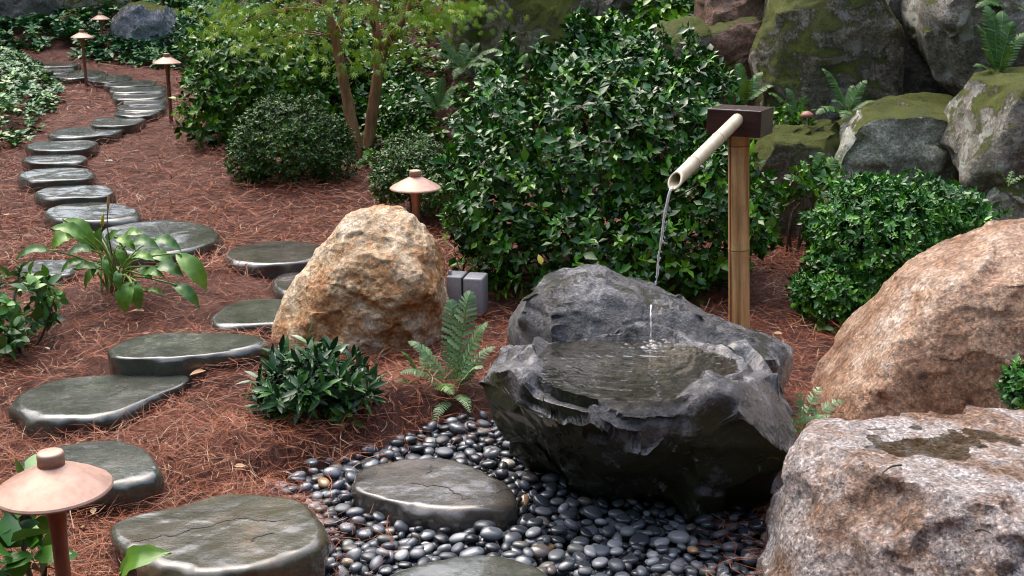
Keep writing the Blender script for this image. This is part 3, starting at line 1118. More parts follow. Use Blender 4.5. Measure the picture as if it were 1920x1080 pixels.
def granite_shape(V, c):
    V = V.copy()
    e = np.hypot((V[:, 0] - PUD[0]) / .17, (V[:, 1] - PUD[1]) / .095)
    e = e / (1 + .6 * fbm(xy3(V[:, 0], V[:, 1]) * 11, 3))
    cap = .352 + .012 * fbm(xy3(V[:, 0], V[:, 1]) * 5, 3) + .006 * fbm(V * 18, 3)
    V[:, 2] = np.minimum(V[:, 2], cap)
    top = V[:, 2] > .25
    V[:, 2] = np.where(top & (e < 1.6), np.minimum(V[:, 2], PUD[2] - .016 * (1 - e ** 2)) + .003 * fbm(V * 40, 2), V[:, 2])
    # bites out of the front edge
    for px, py, z, rad, dep in ((1660, 955, .28, .075, .06), (1590, 930, .25, .06, .035), (1800, 1040, .25, .09, .06), (1690, 1060, .16, .07, .05), (1500, 960, .2, .06, .03)):
        q = PZ(px, py, z)
        d = np.linalg.norm(V - q, axis=1) * (1 + .5 * fbm(V * 14, 2))
        V += (c - V) / np.linalg.norm(c - V, axis=1)[:, None] * (dep * .4 * np.exp(-(d / rad) ** 8))[:, None]
    return V


rock('granite_boulder', gp, 'granite', 'pinkish grey granite boulder with a shallow puddle on its flat top', 'boulder', sub=7, p=20,
     chips=(8, .04), fac=((30, .13, .85, .014), (130, .16, .55, .007)), noises=((8, .006, 'r'), (20, .006, 'f'), (55, .004, 'f')), shape=granite_shape)
n_ = 60
a_ = np.linspace(0, 2 * math.pi, n_, endpoint=False)
rg_ = [0.02, .4, .8, 1.0]
V = np.concatenate([np.stack([.235 * s * np.cos(a_), .135 * s * np.sin(a_), np.zeros(n_)], 1) for s in rg_])
F = np.concatenate([np.stack([i * n_ + np.arange(n_), (i + 1) * n_ + np.arange(n_), (i + 1) * n_ + (np.arange(n_) + 1) % n_, i * n_ + (np.arange(n_) + 1) % n_], 1) for i in range(3)])
ob = obj('puddle', mesh('puddle', V, F, MAT['water']), loc=(PUD[0], PUD[1], PUD[2] - .007))
tag(ob, 'shallow brown rain puddle on top of the granite boulder', 'puddle', kind='structure')

# retaining wall of weathered boulders on the bank
WALL = [
    ([(1410, 120), (1425, 60), (1470, -30), (1560, -60), (1640, -40), (1655, 60), (1650, 150), (1630, 235), (1540, 235), (1440, 200)], 6.9, .35, .5, 'mossy', 'tall mossy boulder with a pale streak down its face, behind the timber block', 6),
    ([(1632, 60), (1650, -50), (1760, -80), (1860, -30), (1900, 80), (1870, 170), (1780, 215), (1680, 215), (1640, 150)], 6.95, .2, .5, 'darkrock', 'big dark shaded boulder between the streaked boulder and the overhanging one', 6),
    ([(1722, 20), (1745, -60), (1900, -90), (2080, -40), (2100, 130), (1960, 170), (1870, 150), (1800, 95), (1745, 45)], 6.5, .3, .5, 'lichenrock', 'overhanging lichened boulder in the upper right corner', 6),
    ([(1305, 8), (1330, -50), (1440, -60), (1490, -20), (1478, 18), (1420, 30), (1330, 26)], 7.4, .25, .5, 'redrock', 'flat reddish rock lying on top of the brown one beside the streaked boulder', 6),
    ([(1245, 95), (1270, 52), (1340, 28), (1420, 34), (1455, 80), (1440, 140), (1360, 160), (1270, 150)], 7.2, .25, .5, 'redrock', 'rounded red brown boulder under the flat reddish rock', 6),
    ([(1570, 265), (1580, 232), (1640, 220), (1720, 208), (1800, 196), (1835, 200), (1838, 290), (1830, 395), (1720, 425), (1590, 415), (1574, 350)], 5.95, .12, .45, 'greyrock', 'square grey green boulder with mossy top edge above the bright boxwood', 6),
    ([(1400, 330), (1420, 275), (1490, 245), (1570, 235), (1590, 280), (1585, 370), (1500, 400), (1410, 390)], 6.15, .12, .4, 'mossy', 'low mossy ledge rock right behind the bamboo post', 6),
    ([(1815, 250), (1825, 200), (1870, 165), (1950, 140), (2080, 150), (2100, 280), (1990, 345), (1900, 335), (1830, 330)], 5.5, .2, .45, 'lichenrock', 'moss and white lichen covered boulder on the right edge', 6),
    ([(1850, 400), (1865, 350), (1930, 330), (2060, 340), (2080, 430), (1960, 470), (1870, 450)], 5.3, .12, .35, 'greyrock', 'small mossy grey rock above the brown boulder at the right edge', 6),
    ([(838, 30), (850, -50), (900, -60), (908, 20), (905, 62), (860, 66)], 8.6, .2, .5, 'mossywall', 'narrow mossy rock at the left end of the centre wall', 6),
    ([(904, 20), (910, -60), (1000, -80), (1120, -60), (1132, 30), (1128, 66), (1040, 76), (930, 72)], 8.5, .2, .6, 'mossywall', 'wide moss streaked rock in the wall at top centre', 6),
    ([(1135, 10), (1150, -50), (1240, -60), (1300, -20), (1290, 30), (1200, 36), (1145, 32)], 8.3, .2, .5, 'darkrock', 'dark recessed rock right of the wide moss streaked rock', 6),
    ([(1230, 95), (1245, 58), (1290, 50), (1320, 75), (1310, 130), (1245, 140)], 7.0, .15, .4, 'mossy', 'small moss covered stone left of the round red brown boulder', 6),
    ([(222, 50), (235, 22), (270, 10), (312, 16), (322, 50), (300, 85), (235, 85)], 15.6, .3, .5, 'bluegrey', 'pale blue grey rock on the far ground cover bank', 6),
    ([(135, 12), (150, -20), (220, -30), (260, -5), (250, 22), (180, 24)], 16.6, .3, .6, 'mossy', 'long mossy rock at the top of the far bank behind the farthest lamp', 6),
    ([(-60, 30), (-40, -20), (50, -30), (110, -10), (108, 22), (60, 38), (-30, 46)], 16.0, .3, .6, 'darkrock', 'dark rock in the upper left corner above the far bank', 6),
    ([(112, 30), (130, 22), (160, 26), (164, 52), (130, 56)], 15.3, .2, .3, 'mossy', 'small brown mossy stone half sunk in the far ground cover', 5),
    ([(1535, 395), (1550, 376), (1578, 374), (1592, 390), (1585, 420), (1545, 420)], 5.45, .08, .15, 'mossy', 'little mossy stone left of the bright boxwood', 5),
]
for (o_, y_, f_, b_, m_, l_, s_) in WALL:
    if y_ > 14:
        y_ = ground_hit(np.mean([a for a, b in o_]), max(b for a, b in o_))[1] + .15
    low_ = np.array([P(a, b, y_) for a, b in o_])
    low_ = low_[low_[:, 2] < low_[:, 2].mean()] + np.array([0, -f_ * .75, -.30])
    rock('boulder', sil(o_, y_, f_, b_, .88, .8, extra=low_), m_, l_, 'boulder', sub=s_, p=60, group='boulders of the bank wall', chips=(8, .05), fac=((12, .10, .85, .022), (60, .13, .5, .009)), warp=.08,
         noises=((1.8, .02, 'f'), (4.5, .018, 'r'), (13, .010, 'f'), (40, .004, 'f')), grow=1.10)

# ------------------------------------------------------------------ copper path lamps
def make_lamp():
    root = empty('path_lamp', (0, 0, 0), 'x', 'garden lamp', 'copper path lamps')
    prof = [(.0, .494), (.02, .494), (.0235, .492), (.025, .489), (.025, .470), (.0255, .466), (.060, .449), (.090, .4325), (.108, .4205), (.1105, .4165), (.1095, .413), (.107, .4145),
            (.088, .4265), (.05, .444), (.018, .452)]
    V, F = lathe(prof[4:], 64)
    sm_ = mesh('lamp_shade', V, F, MAT['copper'])
    sm_.set_sharp_from_angle(angle=R(20))
    obj('shade', sm_, root)
    V, F = lathe([(.001, .4945), (.018, .4945), (.0235, .493), (.0252, .4895), (.0255, .468), (.02, .4675)], 40)
    obj('finial', mesh('lamp_finial', V, F, MAT['copper']), root)
    V, F = lathe([(.032, .449), (.030, .43), (.026, .405), (.0205, .375), (.0170, .345), (.0150, .30), (.0150, .02), (.0150, -.2)], 32)
    obj('stem', mesh('lamp_stem', V, F, MAT['copper_stem']), root)
    V, F = lathe([(.010, .452), (.016, .452), (.016, .44), (.010, .44)], 20)
    obj('socket', mesh('lamp_socket', V, F, MAT['plastic']), root)
    return root


def copy_tree(o, parent=None):
    c = o.copy()
    COL.objects.link(c)
    c.parent = parent
    for ch in list(o.children):
        copy_tree(ch, c)
    return c


lamp0 = make_lamp()
LAMPS = [(101, 915, 2.10, 'copper lamp with a broad pinkish shade, largest and closest, lower left'),
         (779, 352, 4.97, 'copper lamp rising behind the tan boulder'),
         (313, 118, 9.5, 'copper lamp beside the slab stair at the edge of the glossy shrub'),
         (154, 70, 11.9, 'copper lamp standing in pine straw left of the slab stair'),
         (188.5, 36, 14.4, 'farthest and smallest copper lamp, in front of the green bank')]
for i_, (px, py, y, lab) in enumerate(LAMPS):
    o = lamp0 if i_ == 0 else copy_tree(lamp0)
    q = P(px, py, y)
    o.location = (q[0], q[1], q[2] - .418)
    o.rotation_euler.z = i_ * 1.3
    o['label'] = lab

# ------------------------------------------------------------------ bamboo water spout on its post
pb = P(1389, 605, 4.40)
yaw = R(-28)
post_top = P(1389, 250, 4.40)[2]
lean = R(-3.0)
root = empty('bamboo_fountain', (pb[0], pb[1], 0.05), 'bamboo water spout set in a dark timber block on a bamboo post', 'water spout')
bz = 0.05
H_ = post_top - bz
prof = []
nodes_ = [P(1389, 467, 4.40)[2] - bz, P(1389, 272, 4.40)[2] - bz, .12]
for z in sorted(list(np.linspace(-.15, H_ + .02, 40)) + [n + d for n in nodes_ for d in (-.008, -.004, 0, .004, .008)]):
    bul = sum(.0022 * math.exp(-((z - n) / .009) ** 2) - .0016 * math.exp(-((z - n) / .0022) ** 2) for n in nodes_)
    prof.append((.0405 + bul - .0012 * z, z))
V, F = lathe(prof, 40)
ang = np.arctan2(V[:, 1], V[:, 0])
da = np.abs((ang - R(-150) + math.pi) % (2 * math.pi) - math.pi)
V[:, :2] *= (1 - .10 * np.exp(-(da / .07) ** 2))[:, None]       # the drying split down the left of the culm
obj('post', mesh('post', V, F, MAT['bamboo_post']), root).rotation_euler.y = lean
for n in nodes_[:2]:
    V, F = lathe([(.0385, n - .003), (.0412, n - .0015), (.0412, n + .0012), (.0385, n + .003)], 40)
    obj('node_ring', mesh('node_ring', V, F, MAT['node']), root).rotation_euler.y = lean
V, F = clean_tube([(-.0395 * math.cos(.45), -.0395 * math.sin(.45), z) for z in np.linspace(-.1, H_ - .004, 30)], .0033, 8)
V[:, :2] += fbm(V * np.array([0, 0, 6.0]), 2)[:, None] * .0012
obj('split_seam', mesh('split_seam', V, F, MAT['copper_stem']), root).rotation_euler.y = lean
blk_c = P(1388, 222, 4.38)
bm = bevel_box(.205, .165, .098, .004, 2)
me = bm_mesh(bm, 'block', MAT['timber'], False)
o = obj('block', me, root, (blk_c[0] - pb[0], blk_c[1] - pb[1], post_top + .049 - bz))
o.rotation_euler.z = yaw
A = P(1388, 219, 4.33)
B = P(1265, 340, 3.80)
ax = (B - A)
L_ = np.linalg.norm(ax)
ax /= L_
u = np.cross(ax, [0, 0, 1.0])
u /= np.linalg.norm(u)
v = np.cross(u, ax)
th = np.linspace(0, 2 * math.pi, 36, endpoint=False)
rings = []
ro, ri = .0232, .0178
sn = [.37 * L_, .74 * L_]
for s in sorted(list(np.linspace(0, L_, 26)) + [q + d for q in sn for d in (-.006, -.002, 0, .002, .006)]):
    bul = sum(.0014 * math.exp(-((s - q) / .006) ** 2) - .0016 * math.exp(-((s - q) / .0016) ** 2) for q in sn)
    rings.append((ro + bul, s, 0))
rings += [(ro, L_, 1), (ro - .0006, L_ + .0006, 1), (ri + .0006, L_ + .0006, 1), (ri, L_, 1)]
for s in np.linspace(L_ - .01, L_ - .2, 8):
    rings.append((ri, s, 1))
rings.append((.0005, L_ - .2, 1))
V = []
for r_, s, _ in rings:
    cut = -1.05 * ro * np.sin(th) * sstep(L_ - .07, L_, np.array([s]))[0] if s > L_ - .07 else 0 * th
    V.append(A + ax * s + (r_ * np.cos(th))[:, None] * u + (r_ * np.sin(th))[:, None] * v + cut[:, None] * ax)
V = np.concatenate(V) - np.array([pb[0], pb[1], bz])
nn = len(th)
F = np.concatenate([np.stack([i * nn + np.arange(nn), i * nn + (np.arange(nn) + 1) % nn, (i + 1) * nn + (np.arange(nn) + 1) % nn, (i + 1) * nn + np.arange(nn)], 1) for i in range(len(rings) - 1)])
obj('spout', mesh('spout', V, F[:, ::-1], MAT['bamboo']), root)
for q in sn:
    pr = [(ro + .0006, q - .0016), (ro + .0018, q - .0006), (ro + .0018, q + .0006), (ro + .0006, q + .0016)]
    V = np.concatenate([A + ax * z + (r_ * np.cos(th))[:, None] * u + (r_ * np.sin(th))[:, None] * v for r_, z in pr]) - np.array([pb[0], pb[1], bz])
    F = np.concatenate([np.stack([i * nn + np.arange(nn), i * nn + (np.arange(nn) + 1) % nn, (i + 1) * nn + (np.arange(nn) + 1) % nn, (i + 1) * nn + np.arange(nn)], 1) for i in range(3)])
    obj('node_ring', mesh('node_ring', V, F[:, ::-1], MAT['spout_node']), root)
# collar where the spout enters the block
fc = blk_c + np.array([math.sin(yaw) * .0825, -math.cos(yaw) * .0825, 0])
cc = A + ax * .012
V, F = clean_tube([cc - ax * .004, cc + ax * .004, cc + ax * .012], [.033, .031, .024], 28)
obj('collar', mesh('collar', V - np.array([pb[0], pb[1], bz]), F, MAT['seal']), root)

# falling water
lip = B - v * ro * .6 + ax * (.9 * ro)
land = P(1228, 546, 3.74)
root = empty('water_stream', lip, 'thin stream of water falling from the bamboo spout onto the backing stone', 'water')
t_ = np.linspace(0, 1, 70)
path = np.stack([lip[0] + (land[0] - lip[0]) * np.sqrt(t_) * .9 + (land[0] - lip[0]) * .1 * t_, lip[1] + (land[1] - lip[1]) * np.sqrt(t_), lip[2] + (land[2] - lip[2]) * t_], 1)
path[:, 0] += .002 * np.sin(t_ * 17) * t_
rad = .0050 - .0018 * t_ + .0026 * vnoise(np.stack([t_ * 26, t_ * 0, t_ * 0], 1)) * t_
V, F = clean_tube(path, rad, 10)
obj('fall', mesh('fall', V - lip, F, MAT['stream']), root)
drops = []
U2, F2 = ico(2)
for i in range(26):
    t0 = random.uniform(.3, 1)
    q = lip + (land - lip) * t0
    s = random.uniform(.0012, .0026)
    drops.append((U2 * np.array([s, s, s * 1.8]) + q + rng.normal(0, .006, 3) * t0, F2))
V, F = join(drops)
o = obj('droplets', mesh('droplets', V - lip, F, MAT['stream']), root)
tag(o, kind='stuff')
tp = [P(1221, 572, 3.53), P(1220, 590, 3.475), P(1221, 612, 3.45), P(1220, 634, 3.435)]
V, F = clean_tube(curve_pts(tp, 24), .0022 + .0010 * np.sin(np.linspace(0, 22, 24)), 8)
obj('trickle', mesh('trickle', V - lip, F, MAT['stream']), root)

# ------------------------------------------------------------------ grey utility box behind the tan boulder
ub = P(874, 600, 4.8)
zt_ = P(874, 514, 4.8)[2]
zb_ = float(G0(np.array([ub[0]]), np.array([ub[1]]))[0])
hb = zt_ - zb_
root = empty('utility_box', (ub[0], ub[1], zb_), 'grey plastic utility box between the tan boulder and the backing stone', 'utility box')
root.rotation_euler.z = R(-12)
bm = bevel_box(.066, .11, hb, .006, 2)
o = obj('lid', bm_mesh(bm, 'lid', MAT['plastic']), root, (-.038, 0, hb / 2))
bm = bevel_box(.084, .115, hb * .99, .010, 3)
o = obj('body', bm_mesh(bm, 'body', MAT['plastic']), root, (.043, 0, hb / 2 - .001))
bm = bevel_box(.0058, .109, hb * .985, .001, 1)
o = obj('seal', bm_mesh(bm, 'seal', MAT['seal']), root, (-.0015, 0, hb / 2))
bm = bevel_box(.012, .02, .022, .004, 2)
o = obj('latch', bm_mesh(bm, 'latch', MAT['plastic']), root, (-.062, -.02, hb + .008))


# ------------------------------------------------------------------ leaves
def leaf_tmpl(w, n=4, fold=.12, droop=.1, shape=(.0, .8, 1.0, .62, 0.0), wave=0.0):
    """unit leaf along +y: a folded blade with a midrib, 2 quads per station"""
    t = np.linspace(0, 1, n + 1)
    wd = np.interp(t, np.linspace(0, 1, len(shape)), shape) * w / 2
    wd = np.maximum(wd, .012 * w)
    z = -droop * t ** 2
    V, F = [], []
    for i in range(n + 1):
        wv = wave * math.sin(i * 2.1)
        V += [(-wd[i], t[i], z[i] + fold * wd[i] * 2 + wv), (0, t[i], z[i]), (wd[i], t[i], z[i] + fold * wd[i] * 2 - wv)]
    for i in range(n):
        a = i * 3
        F += [(a, a + 1, a + 4, a + 3), (a + 1, a + 2, a + 5, a + 4)]
    return np.array(V, float), np.array(F)


LT = {
    'small': leaf_tmpl(.52, 2, .10, .06, (.15, 1.0, .12)),
    'holly': leaf_tmpl(.56, 4, .14, .14, (.1, .85, 1.0, .72, .02)),
    'lance': leaf_tmpl(.27, 4, .16, .22, (.12, .75, 1.0, .75, .02)),
    'broad': leaf_tmpl(.62, 4, .10, .20, (.1, .9, 1.0, .65, .02)),
    'whorl': leaf_tmpl(.50, 3, .08, .16, (.1, .55, 1.0, .15)),
    'wood': leaf_tmpl(.8, 2, .1, .1, (.3, 1, .1)),
}


def hex_leaf(w, fold=.1, droop=.1):
    V = [(0, 0, 0), (-w * .46, .34, fold * w), (-w * .42, .66, fold * w - droop * .4), (0, 1, -droop), (w * .42, .66, fold * w - droop * .4), (w * .46, .34, fold * w)]
    return np.array(V, float), np.array([(0, 3, 2), (0, 2, 1), (0, 5, 4), (0, 4, 3)])


LT['small'] = hex_leaf(.52)
LT['whorl'] = hex_leaf(.58, .1, .16)
LT['mid'] = leaf_tmpl(.56, 2, .14, .14, (.1, 1.0, .02))
LT['wood'] = (np.array([(0, 0, 0), (-.4, .5, .08), (0, 1, -.1), (.4, .5, .08)], float), np.array([(0, 2, 1), (0, 3, 2)]))


def unit(a):
    return a / (np.linalg.norm(a, axis=-1, keepdims=True) + 1e-9)


def frames(d, nrm):
    y = unit(d)
    x = unit(np.cross(y, nrm))
    z = np.cross(x, y)
    return np.stack([x, y, z], 2)          # columns are the axes


def leaves_mesh(tm, pos, Rm, size):
    V, F = tm
    n, k = len(pos), len(V)
    W = np.einsum('nij,kj->nki', Rm, V) * size[:, None, None] + pos[:, None]
    Fo = (F[None] + (np.arange(n) * k)[:, None, None]).reshape(-1, F.shape[1])
    return W.reshape(-1, 3), Fo, k


def lobe(px, py, y, rx, rz, ry):
    m = mpp(px, py, y)
    return P(px, py, y), np.array([rx * m, ry, rz * m])


def rosettes(lobes, ncl, nl, seed, shell=.22, upb=.35, spread=(35, 85), lump=.2, jitter=.5, inner=.25):
    g = np.random.default_rng(seed)
    wts = np.array([(r[0] * r[1] * r[2]) ** (2 / 3) for _, r in lobes])
    wts /= wts.sum()
    pos, axs, sh = [], [], []
    need = ncl
    while need > 0:
        li = g.choice(len(lobes), size=need * 2, p=wts)
        d = unit(g.normal(size=(need * 2, 3)))
        C = np.array([lobes[i][0] for i in li])
        Rr = np.array([lobes[i][1] for i in li])
        s = 1 - np.abs(g.normal(0, shell, need * 2)) * .7
        inn = g.random(need * 2) < inner
        s = np.where(inn, g.uniform(.45, .85, need * 2), s)
        lp = 1 + lump * fbm(d * 2.2 + li[:, None] * 5.1 + seed, 3)
        q = C + d * Rr * (s * lp)[:, None]
        keep = np.ones(len(q), bool)
        for j, (c, r) in enumerate(lobes):
            e = np.linalg.norm((q - c) / r, axis=1)
            keep &= ~((e < .72) & (li != j) & ~inn)
        keep &= q[:, 2] > G0(q[:, 0], q[:, 1]) + .01
        q, d, ss = q[keep][:need], unit(d[keep] / Rr[keep])[:need], s[keep][:need]
        pos.append(q)
        axs.append(d)
        sh.append(ss)
        need -= len(q)
    pos, axs, sh = np.concatenate(pos), np.concatenate(axs), np.concatenate(sh)
    a = unit(axs + np.array([0, 0, upb]) + g.normal(0, jitter, pos.shape) * .6)
    n = len(pos)
    rp = np.repeat(np.arange(n), nl)
    ph = np.tile(np.arange(nl) * 2.39996, n) + np.repeat(g.random(n) * 6.28, nl)
    sp = np.radians(np.interp(np.tile(np.arange(nl), n), [0, max(1, nl - 1)], spread)) + g.normal(0, .18, n * nl)
    A_ = a[rp]
    ref = np.where(np.abs(A_[:, 2:3]) < .9, np.array([[0, 0, 1.0]]), np.array([[1.0, 0, 0]]))
    u_ = unit(np.cross(A_, ref))
    v_ = np.cross(A_, u_)
    rad_ = np.cos(ph)[:, None] * u_ + np.sin(ph)[:, None] * v_
    d_ = unit(A_ * np.cos(sp)[:, None] + rad_ * np.sin(sp)[:, None])
    nm = unit(A_ - (A_ * d_).sum(1)[:, None] * d_ + g.normal(0, .22, d_.shape))
    off = A_ * (np.tile(np.linspace(.0, -.5, nl), n))[:, None]
    return pos, rp, off, d_, nm, sh[rp], g


def shrub(name, lobes, ncl, nl, size, tmpl, mat, label, seed, cat='shrub', parts=0, hvar=.3, base=None, group=None, tintmid=.5, stems=9, young=.12, **kw):
    pos, rp, off, d_, nm, sh, g = rosettes(lobes, ncl, nl, seed, **kw)
    n = len(rp)
    sz = size * np.exp(g.normal(0, hvar * .6, n))
    lp = pos[rp] + off * size
    # young growth at the outside is paler: per shoot, not per leaf
    shoot = np.clip(tintmid + g.normal(0, .17, len(pos)) + .0, 0, .88)
    yg = g.random(len(pos)) < young
    shoot = np.where(yg, .95, shoot)
    tn = np.clip(shoot[rp] + g.normal(0, .09, n), 0, 1)
    c = np.mean([l[0] for l in lobes], 0)
    if base is None:
        base = np.array([c[0], c[1], 0])
    base = np.array([base[0], base[1], float(G0(np.array([base[0]]), np.array([base[1]]))[0])])
    root = empty(name, base, label, cat, group)
    Rm = frames(d_, nm)
    single = np.zeros(n, bool)
    if parts:
        tocam = unit(C0 - lp)
        face = np.abs((Rm[:, :, 2] * tocam).sum(1))
        outer = ((lp - c) * tocam).sum(1)
        score = outer * 2.5 + sh * .4 + face * .5 + g.random(n) * .25 + sz / size * .3
        single[np.argsort(-score)[:parts]] = True
        vm = [mesh('leaf', LT[tmpl][0], LT[tmpl][1], MAT[mat], tint=np.full(len(LT[tmpl][0]), tv)) for tv in np.linspace(.08, .98, 7)]
        for i in np.nonzero(single)[0]:
            o = bpy.data.objects.new('leaf', vm[int(np.clip(tn[i] * 7, 0, 6))])
            COL.objects.link(o)
            o.parent = root
            m = Matrix.Identity(4)
            for a in range(3):
                for b in range(3):
                    m[a][b] = Rm[i, a, b] * sz[i]
                m[a][3] = lp[i, a] - base[a]
            o.matrix_basis = m
    k_ = ~single
    V, F, kk = leaves_mesh(LT[tmpl], lp[k_], Rm[k_], sz[k_])
    o = obj('foliage', mesh('foliage', V - base, F, MAT[mat], tint=np.repeat(tn[k_], kk)), root)
    tag(o, kind='stuff')
    st = []
    for i in range(stems):
        j = g.integers(len(pos))
        e = pos[j] - base
        b0 = np.array([g.normal(0, .05), g.normal(0, .04), -.03])
        mid = b0 * .4 + e * .5 + np.array([0, 0, .12 * np.linalg.norm(e)]) * .5 + g.normal(0, .03, 3)
        st.append(clean_tube(curve_pts([b0, mid, e], 9), np.linspace(.009, .002, 9), 6))
    V, F = join(st)
    obj('stem', mesh('stem', V, F, MAT['stem']), root)
    return root


shrub('holly_shrub', [lobe(1110, 300, 5.45, 235, 190, .5), lobe(960, 385, 5.2, 120, 150, .36), lobe(1255, 255, 5.6, 130, 150, .42), lobe(1330, 390, 5.15, 95, 160, .32),
                      lobe(1110, 480, 5.05, 240, 115, .34), lobe(1170, 160, 5.8, 150, 70, .3), lobe(930, 250, 5.6, 90, 95, .3), lobe(1420, 420, 4.95, 45, 60, .15), lobe(880, 420, 5.15, 50, 60, .15), lobe(1060, 125, 5.9, 45, 45, .16), lobe(940, 165, 6.0, 55, 45, .2), lobe(1215, 110, 5.9, 50, 45, .16), lobe(1310, 150, 5.7, 50, 50, .18), lobe(865, 330, 5.4, 45, 55, .16), lobe(1130, 85, 6.0, 28, 40, .1)] + [lobe(x_, y_, d_, 13, 48, .05) for x_, y_, d_ in ((905, 190, 5.9), (955, 110, 6.0), (1010, 115, 5.9), (1075, 70, 5.9), (1105, 55, 6.0), (1175, 90, 5.8), (1240, 75, 5.8), (1290, 95, 5.7), (1340, 150, 5.6), (1375, 240, 5.4))],
      4500, 5, .040, 'mid', 'holly', 'large dark glossy holly shrub behind the stone basin and bamboo spout', 3, parts=300, base=P(1120, 590, 5.3), stems=16, tintmid=.34, young=.16, lump=.36, jitter=.7, hvar=.45)
shrub('camellia_shrub', [lobe(500, 150, 9.0, 150, 110, .6), lobe(400, 210, 8.6, 65, 85, .4), lobe(600, 110, 9.2, 100, 90, .5), lobe(450, 90, 9.3, 100, 60, .5), lobe(560, 220, 8.8, 120, 90, .4)],
      1900, 5, .055, 'mid', 'camellia', 'broad glossy shrub behind the round boxwood at the bend of the path', 5, stems=10, tintmid=.45, young=.2)
shrub('boxwood', [lobe(545, 275, 7.3, 106, 96, .36), lobe(478, 295, 7.25, 55, 66, .22), lobe(612, 285, 7.3, 55, 70, .22), lobe(520, 205, 7.3, 40, 26, .15)],
      3000, 6, .021, 'small', 'boxwood', 'clipped round dark boxwood ball in the pine straw beside the maple', 7, stems=6, lump=.24, young=.14, shell=.18)
shrub('boxwood', [lobe(775, 310, 6.5, 78, 66, .3), lobe(830, 350, 6.3, 60, 60, .25), lobe(730, 340, 6.3, 36, 42, .2)],
      1800, 6, .021, 'small', 'boxwood', 'low loose boxwood behind the lamp at the tan boulder', 8, stems=5, young=.15)
shrub('boxwood', [lobe(1640, 470, 4.95, 140, 125, .36), lobe(1560, 560, 4.75, 75, 75, .24), lobe(1740, 420, 5.1, 110, 85, .3), lobe(1640, 390, 5.15, 90, 65, .25), lobe(1620, 590, 4.7, 70, 60, .2)],
      4300, 6, .024, 'small', 'boxbright', 'bright green loose boxwood left of the brown boulder', 9, stems=9, lump=.5, young=.16, tintmid=.5, jitter=.8, hvar=.45)
shrub('boxwood', [lobe(1925, 725, 3.25, 42, 50, .1)], 220, 6, .024, 'small', 'boxbright', 'small sprig of bright boxwood between the two right hand boulders', 10, stems=4)
shrub('rosette_shrub', [lobe(588, 722, 3.78, 100, 78, .2), lobe(530, 745, 3.72, 50, 62, .13), lobe(650, 735, 3.75, 52, 66, .14)],
      130, 9, .066, 'lance', 'pieris', 'dark evergreen rosette shrub with narrow glossy leaves in front of the tan boulder', 11, parts=300, base=P(590, 815, 3.72), stems=10,
      spread=(25, 95), shell=.14, jitter=.4, inner=.3, hvar=.2, upb=.8, tintmid=.5, young=.1)
shrub('broadleaf_plant', [lobe(25, 570, 4.45, 75, 75, .2), lobe(70, 560, 4.4, 40, 55, .14), lobe(-10, 640, 4.2, 40, 40, .14)], 85, 5, .048, 'broad', 'broad',
      'leafy dark green plant at the left edge below the hosta', 12, parts=230, stems=8, spread=(40, 90), young=.1, upb=.7)
shrub('broadleaf_plant', [lobe(20, 960, 2.42, 85, 75, .13), lobe(60, 1060, 2.3, 60, 60, .13), lobe(-20, 1040, 2.3, 60, 80, .13)], 26, 4, .066, 'broad', 'broad',
      'leafy plant in the lower left corner under the foreground lamp', 13, parts=95, stems=8, spread=(40, 90), upb=.7, young=.2, tintmid=.55)
shrub('climbing_shrub', [lobe(1240, 30, 7.9, 60, 45, .2), lobe(1150, 70, 7.0, 60, 45, .2)], 160, 5, .055, 'holly', 'camellia', 'small upright shrub growing out of the wall at top centre', 14, stems=4, young=.3)
shrub('ledge_plant', [lobe(1535, 330, 5.75, 45, 35, .14), lobe(1490, 350, 5.7, 25, 30, .1), lobe(1450, 360, 5.6, 30, 40, .1)], 90, 5, .035, 'holly', 'camellia', 'small leafy plant at the foot of the mossy ledge right of the post', 15, stems=4, young=.3)
shrub('ledge_plant', [lobe(1475, 225, 6.35, 55, 35, .12)], 120, 5, .026, 'broad', 'camellia', 'low leafy plant on the ledge just right of the timber block', 16, stems=4, young=.35)
shrub('bank_shrub', [lobe(700, 190, 9.2, 90, 100, .5), lobe(780, 210, 8.6, 70, 70, .4), lobe(660, 120, 9.6, 80, 80, .4)], 1100, 5, .05, 'mid', 'holly', 'dark shrub mass behind the maple trunks', 17, stems=6, young=.12)
shrub('bank_shrub', [lobe(392, 75, 12.4, 60, 45, .5), lobe(430, 40, 12.0, 90, 55, .5)], 800, 5, .055, 'mid', 'pachy', 'pale green loose shrub right of the blue grey rock on the far bank', 18, stems=6)


